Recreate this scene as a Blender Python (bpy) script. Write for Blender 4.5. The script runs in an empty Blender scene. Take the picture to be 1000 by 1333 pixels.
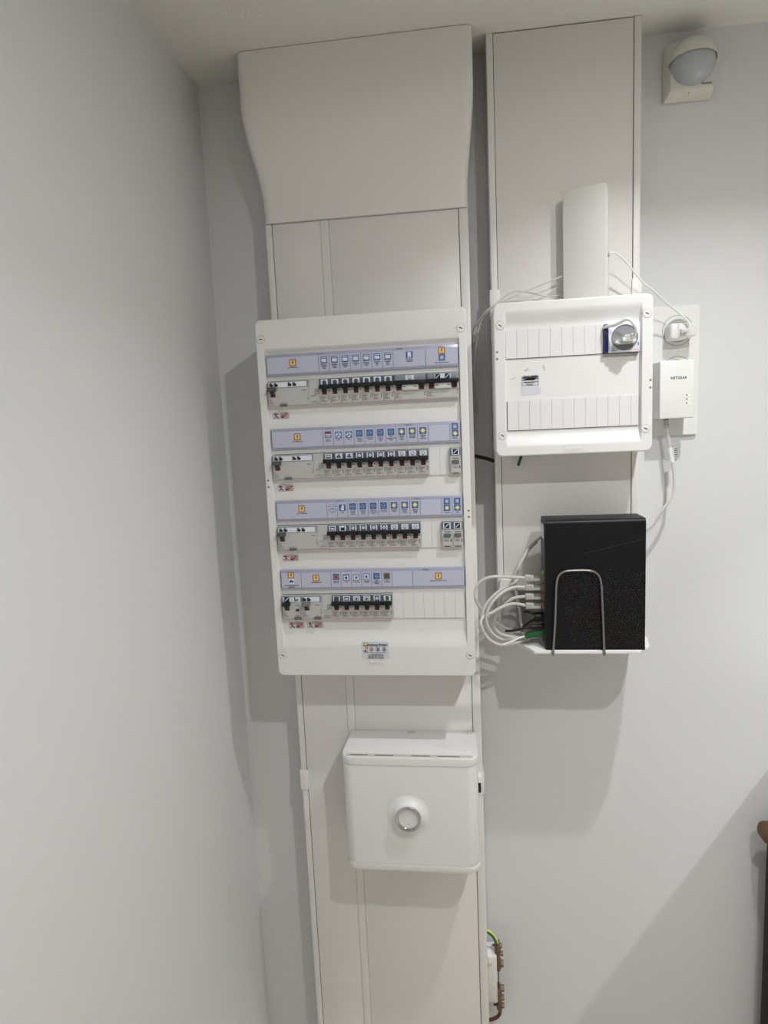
import bpy, bmesh, math
from mathutils import Vector, Matrix

scene = bpy.context.scene
col = scene.collection
R = math.radians

# ------------------------------------------------------------------ camera
CAM = Vector((0.3407, -1.2218, -0.1886))
yaw, pitch, roll = R(7.144), R(7.557), R(-2.591)
fwd = Vector((-math.sin(yaw) * math.cos(pitch), math.cos(yaw) * math.cos(pitch), -math.sin(pitch)))
rgt = Vector((math.cos(yaw), math.sin(yaw), 0))
upv = rgt.cross(fwd)
r2 = math.cos(roll) * rgt + math.sin(roll) * upv
u2 = -math.sin(roll) * rgt + math.cos(roll) * upv
cd = bpy.data.cameras.new('camera')
cd.sensor_fit = 'HORIZONTAL'; cd.sensor_width = 36.0; cd.lens = 36.0 * 0.82733
cd.clip_start = 0.02
cam = bpy.data.objects.new('camera', cd); col.objects.link(cam)
cam.matrix_world = Matrix(((r2.x, u2.x, -fwd.x, CAM.x), (r2.y, u2.y, -fwd.y, CAM.y), (r2.z, u2.z, -fwd.z, CAM.z), (0, 0, 0, 1)))
scene.camera = cam

# ------------------------------------------------------------------ light and exposure
scene.view_settings.view_transform = 'Standard'
scene.view_settings.look = 'None'
scene.view_settings.gamma = 1.0
scene.view_settings.use_curve_mapping = False
scene.view_settings.exposure = -0.07
w = bpy.data.worlds.new('world'); scene.world = w; w.use_nodes = True
w.node_tree.nodes['Background'].inputs[0].default_value = (0.8, 0.85, 1, 1)
w.node_tree.nodes['Background'].inputs[1].default_value = 0.05
# recessed ceiling downlights, the last row unseen and added for fill: (x, y, watts)
LAMPS = [(0.76, -1.12, 8.2), (0.76, -0.54, 4.1), (1.73, -0.52, 12.0), (1.73, -1.12, 0.5),
         (0.76, -2.10, 3.6), (1.73, -2.10, 3.6), (2.70, -1.12, 3.6), (2.70, -2.10, 3.6), (1.73, -2.95, 3.6)]
LAMP_COLOR = (0.955, 0.97, 0.975)
SPREADS = [R(a) for a in (176, 128, 100, 150, 90, 90, 90, 90, 90)]   # wide beams by the fuse boards, narrow beams on the added fill lamps
LAMP_RADIUS = 0.017

CEIL, FLOOR = 0.4492, -2.05
XL, XR, YF = -0.1237, 3.2, -3.4

# ------------------------------------------------------------------ materials
def lin(c):
    c = c / 255.0
    return c / 12.92 if c <= 0.04045 else ((c + 0.055) / 1.055) ** 2.4
MATS = {}
def mat(name, rgb, rough=0.45, metal=0.0, bump=0.0, bscale=300.0, var=0.0, vscale=8.0, spec=0.5, emit=0.0, trans=0.0, ior=1.45, coat=0.0):
    m = bpy.data.materials.new(name); m.use_nodes = True
    nt = m.node_tree; b = nt.nodes['Principled BSDF']
    c = (lin(rgb[0]), lin(rgb[1]), lin(rgb[2]), 1)
    b.inputs['Base Color'].default_value = c
    b.inputs['Roughness'].default_value = rough
    b.inputs['Metallic'].default_value = metal
    b.inputs['Specular IOR Level'].default_value = spec
    b.inputs['Transmission Weight'].default_value = trans
    b.inputs['IOR'].default_value = ior
    b.inputs['Coat Weight'].default_value = coat
    if emit:
        b.inputs['Emission Color'].default_value = c
        b.inputs['Emission Strength'].default_value = emit
    tc = None
    if bump or var:
        tc = nt.nodes.new('ShaderNodeTexCoord')
    if bump:
        n = nt.nodes.new('ShaderNodeTexNoise'); n.inputs['Scale'].default_value = bscale; n.inputs['Detail'].default_value = 3
        nt.links.new(tc.outputs['Object'], n.inputs['Vector'])
        bp = nt.nodes.new('ShaderNodeBump'); bp.inputs['Strength'].default_value = bump; bp.inputs['Distance'].default_value = 0.001
        nt.links.new(n.outputs['Fac'], bp.inputs['Height']); nt.links.new(bp.outputs['Normal'], b.inputs['Normal'])
    if var:
        n = nt.nodes.new('ShaderNodeTexNoise'); n.inputs['Scale'].default_value = vscale; n.inputs['Detail'].default_value = 4
        nt.links.new(tc.outputs['Object'], n.inputs['Vector'])
        mx = nt.nodes.new('ShaderNodeMix'); mx.data_type = 'RGBA'
        mx.inputs['A'].default_value = tuple(x * (1 - var) for x in c[:3]) + (1,)
        mx.inputs['B'].default_value = tuple(min(1, x * (1 + var)) for x in c[:3]) + (1,)
        nt.links.new(n.outputs['Fac'], mx.inputs['Factor']); nt.links.new(mx.outputs['Result'], b.inputs['Base Color'])
    MATS[name] = m
    return m
mat('wall', (223, 224, 225), 0.75, bump=0.25, bscale=420, var=0.012, vscale=3)
mat('ceiling', (226, 225, 220), 0.85, bump=0.25, bscale=300, var=0.01)
mat('floor', (200, 189, 172), 0.5, var=0.12, vscale=5)
mat('trunk', (236, 233, 230), 0.38, bump=0.05, bscale=900, var=0.008)
mat('trunk_lid', (233, 230, 227), 0.36, bump=0.06, bscale=900, var=0.01)
mat('board', (231, 230, 229), 0.40, bump=0.05, bscale=1200)
mat('blank', (229, 228, 228), 0.42)
mat('white', (236, 236, 235), 0.35)
mat('softwhite', (228, 227, 223), 0.45)
mat('cable', (207, 203, 199), 0.45)
mat('cablegrey', (176, 168, 164), 0.5)
mat('holder', (168, 170, 194), 0.22, coat=0.4)
mat('card', (192, 195, 214), 0.3, coat=0.3)
mat('cardblank', (197, 200, 219), 0.3, coat=0.3)
mat('seam', (70, 70, 72), 0.6)
mat('seamlight', (170, 168, 164), 0.6)
mat('cardline', (120, 124, 150), 0.5)
mat('blue', (54, 98, 160), 0.4)
mat('darkblue', (38, 44, 82), 0.4)
mat('iconwhite', (222, 226, 240), 0.4)
mat('icongrey', (150, 160, 180), 0.45)
mat('yellow', (234, 200, 124), 0.4)
mat('paleyellow', (232, 226, 160), 0.4)
mat('rust', (138, 70, 58), 0.45)
mat('red', (160, 66, 66), 0.45)
mat('ink', (34, 34, 46), 0.5)
mat('warnred', (166, 92, 90), 0.5)
mat('inkgrey', (74, 74, 78), 0.5)
mat('olive', (112, 108, 74), 0.5)
mat('breaker', (192, 192, 190), 0.45, bump=0.04, bscale=1500)
mat('breaker_pale', (210, 210, 208), 0.45)  # paler grey for the centre panel and indicator sill
mat('window', (86, 104, 130), 0.15, coat=0.5)
mat('windowgrey', (140, 150, 158), 0.15, coat=0.5)
mat('labelwhite', (226, 230, 238), 0.3)
mat('black', (20, 21, 24), 0.4)
mat('toggle_grey', (84, 86, 88), 0.45)
mat('toggle_mid', (120, 122, 124), 0.45)
mat('slotred', (92, 36, 31), 0.5)
mat('testbutton', (104, 104, 108), 0.45)
mat('redline', (176, 92, 92), 0.5)
mat('navy', (30, 30, 92), 0.35)
mat('socketgrey', (140, 141, 144), 0.4)
mat('plugwhite', (214, 214, 216), 0.4)
mat('chrome', (196, 196, 199), 0.10, 1.0)
mat('wire', (150, 146, 142), 0.35, 0.85)
mat('glass', (240, 242, 245), 0.03).node_tree.nodes['Principled BSDF'].inputs['Alpha'].default_value = 0.08
mat('router', (17, 17, 20), 0.42, bump=0.12, bscale=1400, spec=0.3)
mat('router_side', (52, 53, 58), 0.4)
mat('routerhole', (7, 7, 8), 0.25)
mat('routerpale', (58, 58, 60), 0.35)
mat('clear', (190, 188, 180), 0.15, trans=0.5)
mat('gold', (170, 150, 80), 0.3, 0.8)
mat('green', (34, 92, 48), 0.4)
mat('ledgreen', (90, 220, 60), 0.4, emit=0.35)
mat('led', (210, 240, 180), 0.4, emit=0.9)
mat('blackcable', (18, 18, 18), 0.45)
mat('earthgreen', (34, 112, 80), 0.4)
mat('earthyellow', (226, 218, 120), 0.4)
mat('copper', (112, 90, 74), 0.45, 0.3, var=0.2, vscale=120)
mat('brass', (136, 118, 92), 0.45, 0.3)
mat('brownwire', (92, 58, 48), 0.45)
mat('lens', (176, 180, 186), 0.25, coat=0.3)
mat('sensor', (222, 219, 208), 0.45)
mat('socketplate', (236, 236, 234), 0.35)
mat('sockethole', (168, 166, 164), 0.5)
mat('wood', (96, 70, 48), 0.45, var=0.3, vscale=25)
mat('darkpanel', (34, 27, 26), 0.7)
mat('cabinet', (224, 223, 219), 0.5)
mat('lampglow', (255, 248, 235), 0.5, emit=12.0)
mat('stickerwhite', (214, 215, 222), 0.4)
mat('residue', (206, 203, 198), 0.7)
mat('hole', (60, 58, 56), 0.7)
mat('vent', (120, 112, 100), 0.6)

# ------------------------------------------------------------------ mesh helpers
ORIG = {}
class MB:
    def __init__(s): s.v = []; s.f = []; s.m = []
    def add(s, vs, fs, m=0):
        o = len(s.v); s.v += [tuple(p) for p in vs]
        for f in fs: s.f.append([i + o for i in f]); s.m.append(m)
        return s
    def bm(s, b, m=0):
        b.verts.index_update()
        s.add([v.co[:] for v in b.verts], [[v.index for v in f.verts] for f in b.faces], m); b.free(); return s
    def box(s, x0, x1, y0, y1, z0, z1, r=0.0, m=0, seg=2, xf=None):
        b = bmesh.new(); bmesh.ops.create_cube(b, size=1)
        for v in b.verts:
            v.co = Vector(((x0 + x1) / 2 + v.co.x * (x1 - x0), (y0 + y1) / 2 + v.co.y * (y1 - y0), (z0 + z1) / 2 + v.co.z * (z1 - z0)))
        if r: bmesh.ops.bevel(b, geom=b.edges[:], offset=r, segments=seg, affect='EDGES', profile=0.5)
        if xf is not None: bmesh.ops.transform(b, matrix=xf, verts=b.verts)
        return s.bm(b, m)
    def poly(s, pts, y, m=0):                      # flat polygon in a plane parallel to the back wall
        return s.add([(x, y, z) for x, z in pts], [list(range(len(pts)))], m)
    def rect(s, x0, x1, z0, z1, y, m=0): return s.poly([(x0, z0), (x1, z0), (x1, z1), (x0, z1)], y, m)
    def disc(s, cx, cz, r, y, m=0, n=20): return s.poly([(cx + r * math.cos(2 * math.pi * i / n), cz + r * math.sin(2 * math.pi * i / n)) for i in range(n)], y, m)
    def ring(s, cx, cz, ra, rb, y, m=0, n=28):
        vs = []
        for i in range(n):
            a = 2 * math.pi * i / n
            vs += [(cx + ra * math.cos(a), y, cz + ra * math.sin(a)), (cx + rb * math.cos(a), y, cz + rb * math.sin(a))]
        return s.add(vs, [[2 * i, 2 * i + 1, (2 * i + 3) % (2 * n), (2 * i + 2) % (2 * n)] for i in range(n)], m)
    def prism(s, pts, y0, y1, m=0):                # outline (x,z) extruded along y
        n = len(pts)
        vs = [(x, y0, z) for x, z in pts] + [(x, y1, z) for x, z in pts]
        return s.add(vs, [list(range(n)), list(range(2 * n - 1, n - 1, -1))] + [[i, (i + 1) % n, n + (i + 1) % n, n + i] for i in range(n)], m)
    def prismx(s, pts, x0, x1, m=0):               # outline (y,z) extruded along x
        n = len(pts)
        vs = [(x0, y, z) for y, z in pts] + [(x1, y, z) for y, z in pts]
        return s.add(vs, [list(range(n)), list(range(2 * n - 1, n - 1, -1))] + [[i, (i + 1) % n, n + (i + 1) % n, n + i] for i in range(n)], m)
    def prismz(s, pts, z0, z1, m=0, r=0.0):        # outline (x,y) extruded along z
        b = bmesh.new()
        lo = [b.verts.new((x, y, z0)) for x, y in pts]; hi = [b.verts.new((x, y, z1)) for x, y in pts]; n = len(pts)
        b.faces.new(lo); b.faces.new(hi[::-1])
        for i in range(n): b.faces.new((lo[i], lo[(i + 1) % n], hi[(i + 1) % n], hi[i]))
        if r:
            es = [e for e in b.edges if abs(e.verts[0].co.z - e.verts[1].co.z) < 1e-9]
            bmesh.ops.bevel(b, geom=es, offset=r, segments=3, affect='EDGES', profile=0.5)
        return s.bm(b, m)
    def lathe(s, prof, c, axis, m=0, n=24):        # profile (radius, height along axis)
        ax = Vector(axis).normalized(); t = ax.orthogonal().normalized(); u = ax.cross(t); c = Vector(c)
        vs = []
        for r, h in prof:
            for i in range(n):
                a = 2 * math.pi * i / n
                vs.append(c + ax * h + (t * math.cos(a) + u * math.sin(a)) * max(r, 1e-6))
        fs = []
        for k in range(len(prof) - 1):
            for i in range(n): fs.append([k * n + i, k * n + (i + 1) % n, (k + 1) * n + (i + 1) % n, (k + 1) * n + i])
        if prof[0][0] > 1e-5: fs.append(list(range(n)))
        if prof[-1][0] > 1e-5: fs.append([(len(prof) - 1) * n + i for i in range(n)][::-1])
        return s.add(vs, fs, m)
    def cyl(s, a, b, r, m=0, n=16, r1=None):
        a = Vector(a); b = Vector(b); d = b - a
        return s.lathe([(r, 0), (r if r1 is None else r1, d.length)], a, d, m, n)
    def tube(s, pts, r, m=0, n=10, sub=6):
        p = [Vector(q) for q in pts]
        if sub > 1 and len(p) > 2:
            q = [p[0] + (p[0] - p[1])] + p + [p[-1] + (p[-1] - p[-2])]; o = []
            for i in range(1, len(q) - 2):
                for k in range(sub):
                    t = k / sub; a, b_, c, d = q[i - 1], q[i], q[i + 1], q[i + 2]
                    o.append(0.5 * ((2 * b_) + (c - a) * t + (2 * a - 5 * b_ + 4 * c - d) * t * t + (-a + 3 * b_ - 3 * c + d) * t ** 3))
            p = o + [p[-1]]
        vs = []; nrm = None
        for i, c in enumerate(p):
            d = (p[min(i + 1, len(p) - 1)] - p[max(i - 1, 0)]).normalized()
            if nrm is None: nrm = d.orthogonal().normalized()
            nrm = (nrm - d * nrm.dot(d)).normalized(); bn = d.cross(nrm)
            for k in range(n):
                a = 2 * math.pi * k / n; vs.append(c + (nrm * math.cos(a) + bn * math.sin(a)) * r)
        fs = [[i * n + k, i * n + (k + 1) % n, (i + 1) * n + (k + 1) % n, (i + 1) * n + k] for i in range(len(p) - 1) for k in range(n)]
        fs += [list(range(n))[::-1], [(len(p) - 1) * n + k for k in range(n)]]
        return s.add(vs, fs, m)
    def mesh(s, name, mats, off=(0, 0, 0), angle=35):
        me = bpy.data.meshes.new(name)
        me.from_pydata([(x - off[0], y - off[1], z - off[2]) for x, y, z in s.v], [], s.f)
        for mm in (mats if isinstance(mats, (list, tuple)) else [mats]): me.materials.append(MATS[mm])
        me.polygons.foreach_set('material_index', s.m)
        b = bmesh.new(); b.from_mesh(me); bmesh.ops.recalc_face_normals(b, faces=b.faces); b.to_mesh(me); b.free()
        me.polygons.foreach_set('use_smooth', [True] * len(me.polygons))
        me.set_sharp_from_angle(angle=R(angle)); me.update()
        return me
    def build(s, name, mats, parent=None, label=None, angle=35):
        off = ORIG.get(parent, (0, 0, 0)) if parent else (0, 0, 0)
        o = bpy.data.objects.new(name, s.mesh(name, mats, off, angle)); col.objects.link(o)
        if parent: o.parent = parent; ORIG[o] = off
        if label: o['label'] = label
        return o

def inst(name, me, parent, loc=(0, 0, 0)):          # a part that shares mesh data
    o = bpy.data.objects.new(name, me); col.objects.link(o); o.parent = parent
    o.location = loc; ORIG[o] = ORIG.get(parent, (0, 0, 0)); return o
def thing(name, label, cat, loc=(0, 0, 0), group=None):
    o = bpy.data.objects.new(name, None); col.objects.link(o); o.empty_display_size = 0.02
    o.location = loc; ORIG[o] = tuple(loc); o['label'] = label; o['category'] = cat
    if group: o['group'] = group
    return o
def tag(o, label, cat, group=None):
    o['label'] = label; o['category'] = cat
    if group: o['group'] = group
    return o
def struct(o): o['kind'] = 'structure'; return o
def copy_tree(o, parent=None):
    c = o.copy(); col.objects.link(c); c.parent = parent; ORIG[c] = ORIG.get(o, (0, 0, 0))
    for ch in list(o.children): copy_tree(ch, c)
    return c
def rrect(x0, x1, z0, z1, r, n=5):
    pts = []
    for cx, cz, a0 in ((x1 - r, z1 - r, 0), (x0 + r, z1 - r, 90), (x0 + r, z0 + r, 180), (x1 - r, z0 + r, 270)):
        for i in range(n + 1):
            a = R(a0 + 90 * i / n); pts.append((cx + r * math.cos(a), cz + r * math.sin(a)))
    return pts
def smooth(t): t = max(0.0, min(1.0, t)); return t * t * (3 - 2 * t)

_tcache = {}
def text_mesh(s, size, mname, align='CENTER', maxw=None, ext=0.0, bold=0.0, sp=1.0):
    key = (s, size, mname, align, maxw, ext, bold, sp)
    if key in _tcache: return _tcache[key]
    cu = bpy.data.curves.new('lettering', 'FONT'); cu.body = s; cu.size = size; cu.align_x = align; cu.align_y = 'CENTER'
    cu.resolution_u = 2; cu.extrude = ext; cu.offset = bold; cu.space_line = 0.95; cu.space_character = sp
    ob = bpy.data.objects.new('tmp_lettering', cu); col.objects.link(ob)
    dg = bpy.context.evaluated_depsgraph_get(); dg.update()
    me = bpy.data.meshes.new_from_object(ob.evaluated_get(dg)); bpy.data.objects.remove(ob)
    xs = [v.co.x for v in me.vertices] or [0]
    k = 1.0
    if maxw and max(xs) - min(xs) > maxw: k = maxw / (max(xs) - min(xs))
    for v in me.vertices: v.co = Vector((v.co.x * k, -v.co.z, v.co.y))
    me.materials.clear(); me.materials.append(MATS[mname]); me.name = 'lettering'
    _tcache[key] = me
    return me
def text(s, x, y, z, size, mname, parent, **kw):
    off = ORIG.get(parent, (0, 0, 0))
    return inst('lettering', text_mesh(s, size, mname, **kw), parent, (x - off[0], y - off[1], z - off[2]))

def face_plate(x0, x1, z0, z1, r, yf, yb, recess, nx, nz, fil=0.004):
    """A moulded front cover: front skin with a recess profile, filleted rounded outline, sides running back."""
    def lines(a, b, n, extra):
        L = [a + (b - a) * i / n for i in range(n + 1)] + extra
        L = sorted(L); o = [L[0]]
        for q in L[1:]:
            if q - o[-1] > 4e-4: o.append(q)
        return o
    ed = [0.0007, 0.0014, 0.0022, 0.003, 0.004, 0.006, 0.008, 0.010, 0.012]
    xs = lines(x0, x1, 12, [x0 + e for e in ed] + [x1 - e for e in ed] + nx)
    zs = lines(z0, z1, 12, [z0 + e for e in ed] + [z1 - e for e in ed] + nz)
    def clampo(x, z):
        cx = min(max(x, x0 + r), x1 - r); cz = min(max(z, z0 + r), z1 - r)
        dx, dz = x - cx, z - cz; d = math.hypot(dx, dz)
        if d > r and dx and dz: x, z = cx + dx * r / d, cz + dz * r / d
        if dx and dz: dist = r - min(d, r)
        else: dist = min(x - x0, x1 - x, z - z0, z1 - z)
        return x, z, dist
    vs = []
    for z in zs:
        for x in xs:
            X, Z, d = clampo(x, z)
            q = max(0.0, 1 - d / fil); y = yf + fil * (1 - math.sqrt(max(0, 1 - q * q)))
            vs.append((X, y + recess(X, Z), Z))
    W = len(xs); H = len(zs)
    fs = [[j * W + i, j * W + i + 1, (j + 1) * W + i + 1, (j + 1) * W + i] for j in range(H - 1) for i in range(W - 1)]
    bd = [i for i in range(W)] + [j * W + W - 1 for j in range(1, H)] + [(H - 1) * W + i for i in range(W - 2, -1, -1)] + [j * W for j in range(H - 2, 0, -1)]
    n0 = len(vs); vs += [(vs[k][0], yb, vs[k][2]) for k in bd]
    n = len(bd)
    fs += [[bd[i], bd[(i + 1) % n], n0 + (i + 1) % n, n0 + i] for i in range(n)]
    fs.append([n0 + i for i in range(n)])
    b = bmesh.new(); bv = [b.verts.new(p) for p in vs]
    for f in fs: b.faces.new([bv[i] for i in f])
    bmesh.ops.remove_doubles(b, verts=b.verts, dist=5e-5)
    return MB().bm(b)

# ------------------------------------------------------------------ the room
struct(MB().box(XL - 0.1, XR + 0.1, 0, 0.1, FLOOR, CEIL).build('wall_back', 'wall'))
struct(MB().box(XL - 0.1, XL, YF, 0, FLOOR, CEIL).build('wall_left', 'wall'))
struct(MB().box(XR, XR + 0.1, YF, 0, FLOOR, CEIL).build('wall_right', 'wall'))
struct(MB().box(XL - 0.1, XR + 0.1, YF - 0.1, YF, FLOOR, CEIL).build('wall_front', 'wall'))
struct(MB().box(XL - 0.1, XR + 0.1, YF - 0.1, 0.1, CEIL, CEIL + 0.1).build('ceiling', 'ceiling'))
struct(MB().box(XL - 0.1, XR + 0.1, YF - 0.1, 0.1, FLOOR - 0.1, FLOOR).build('floor', 'floor'))

names = ['above the fuse boxes and nearest the camera', 'close to the wall in line with the fuse boxes', 'close to the wall further right', 'further right and away from the wall', 'added for room fill, behind the camera on the left', 'added for room fill, behind the camera in the middle', 'added for room fill, far right nearer the wall', 'added for room fill, far right behind the camera', 'added for room fill, at the back of the room']
for (x, y, wt), sprd, nm in zip(LAMPS, SPREADS, names):
    t = thing('recessed_downlight', 'round recessed ceiling downlight ' + nm, 'downlight', (x, y, CEIL), 'ceiling downlights')
    MB().lathe([(0.030, -0.001), (0.030, -0.004), (0.040, -0.004), (0.043, 0.0)], (x, y, CEIL), (0, 0, 1), 0, 32).build('trim_ring', 'white', t)
    MB().lathe([(0.0, -0.001), (0.0295, -0.001)], (x, y, CEIL), (0, 0, 1), 0, 24).build('lamp_lens', 'lampglow', t)
    ld = bpy.data.lights.new('downlight_lamp', 'AREA'); ld.shape = 'DISK'; ld.size = 2 * LAMP_RADIUS
    ld.energy = wt; ld.spread = sprd; ld.color = LAMP_COLOR
    lo = bpy.data.objects.new('downlight_lamp', ld); col.objects.link(lo); lo.location = (0, 0, -0.006); lo.parent = t

# ------------------------------------------------------------------ left trunking
GX0, GX1, GY, GT = 0.0049, 0.3641, -0.06, 0.1790
t = thing('cable_trunking', 'wide white electrical trunking running down the wall behind the large fuse board', 'trunking', (0.185, 0, FLOOR))
mb = MB()
mb.box(GX0, GX0 + 0.003, GY, 0, FLOOR, GT); mb.box(GX1 - 0.003, GX1, GY, 0, FLOOR, GT)
mb.box(GX0, GX1, -0.004, 0, FLOOR, GT)
mb.build('base', 'trunk', t)
MB().box(GX0, 0.0162, GY - 0.0012, GY + 0.004, FLOOR, GT, 0.0012).build('side_rail', 'trunk', t)
MB().box(0.3483, GX1, GY - 0.0012, GY + 0.004, FLOOR, GT, 0.0012).build('side_rail', 'trunk', t)
MB().box(0.1046, 0.1196, GY - 0.0004, GY + 0.004, FLOOR, GT, 0.0006).build('divider_rail', 'trunk', t)
for zz0, zz1 in ((FLOOR, -0.3), (-0.3, GT)):
    MB().box(0.0172, 0.1042, GY, GY + 0.003, zz0, zz1, 0.0008).build('cover', 'trunk_lid', t)
    MB().box(0.1200, 0.3473, GY, GY + 0.003, zz0, zz1, 0.0008).build('cover', 'trunk_lid', t)
MB().box(0.0165, 0.1200, GY + 0.004, GY + 0.005, FLOOR, GT).box(0.118, 0.3485, GY + 0.004, GY + 0.005, FLOOR, GT).build('backing', 'seam', t)
MB().box(0.0022, 0.0196, GY - 0.0032, -0.03, -0.9005, -0.8590, 0.0010).build('joint_clip', 'trunk', t)
MB().box(0.3475, 0.3668, GY - 0.0032, -0.03, -0.9005, -0.8590, 0.0010).build('joint_clip', 'trunk', t)

# flared ceiling cover of the left trunking
def flare(z): return smooth((z - 0.20) / 0.17)
b = bmesh.new(); rows = []
NZ, NA = 26, 5
for k in range(NZ + 1):
    z = 0.1795 + (CEIL - 0.001 - 0.1795) * k / NZ
    f = flare(z)
    xa = 0.0040 - 0.0225 * f; xb = 0.3648 + 0.0125 * f; yf = -0.0665 - 0.027 * f; rr = 0.012
    ring_ = [(xa, -0.0005)]
    for i in range(NA + 1):
        a = R(180 + 90 * i / NA); ring_.append((xa + rr + rr * math.cos(a), yf + rr + rr * math.sin(a)))
    for i in range(1, 20): ring_.append((xa + rr + (xb - xa - 2 * rr) * i / 20, yf))
    for i in range(NA + 1):
        a = R(270 + 90 * i / NA); ring_.append((xb - rr + rr * math.cos(a), yf + rr + rr * math.sin(a)))
    ring_.append((xb, -0.0005))
    rows.append([b.verts.new((x, y, z)) for x, y in ring_])
for k in range(NZ):
    for i in range(len(rows[0]) - 1): b.faces.new((rows[k][i], rows[k][i + 1], rows[k + 1][i + 1], rows[k + 1][i]))
b.faces.new(rows[0][::-1]); b.faces.new(rows[-1])
tag(MB().bm(b).build('trunking_top_cover', 'trunk', angle=50), 'white flared cover joining the wide trunking to the ceiling', 'trunking cover')

# ------------------------------------------------------------------ right trunking
HX0, HX1, HB = 0.4005, 0.6485, -0.555
t = thing('cable_trunking', 'narrower white trunking from the ceiling down behind the small fuse board', 'trunking', (0.52, 0, HB))
mb = MB(); mb.box(HX0, HX0 + 0.003, GY, 0, HB, CEIL); mb.box(HX1 - 0.003, HX1, GY, 0, HB, CEIL); mb.box(HX0, HX1, -0.004, 0, HB, CEIL); mb.box(HX0, HX1, GY + 0.004, 0, HB, HB + 0.003)
mb.build('base', 'trunk', t)
MB().box(HX0, 0.4116, GY - 0.0012, GY + 0.004, HB, CEIL, 0.0012).build('side_rail', 'trunk', t)
MB().box(0.6372, HX1, GY - 0.0012, GY + 0.004, HB, CEIL, 0.0012).build('side_rail', 'trunk', t)
MB().box(0.4124, 0.6362, GY, GY + 0.003, HB, CEIL - 0.0015, 0.0008).build('cover', 'trunk_lid', t)
MB().box(0.4110, 0.6375, GY + 0.004, GY + 0.005, HB, CEIL).build('backing', 'seam', t)
MB().box(0.3978, 0.4150, GY - 0.0032, -0.03, -0.006, 0.0400, 0.0010).build('joint_clip', 'trunk', t)
MB().box(0.6350, 0.6512, GY - 0.0032, -0.03, -0.006, 0.0420, 0.0010).build('joint_clip', 'trunk', t)

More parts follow.
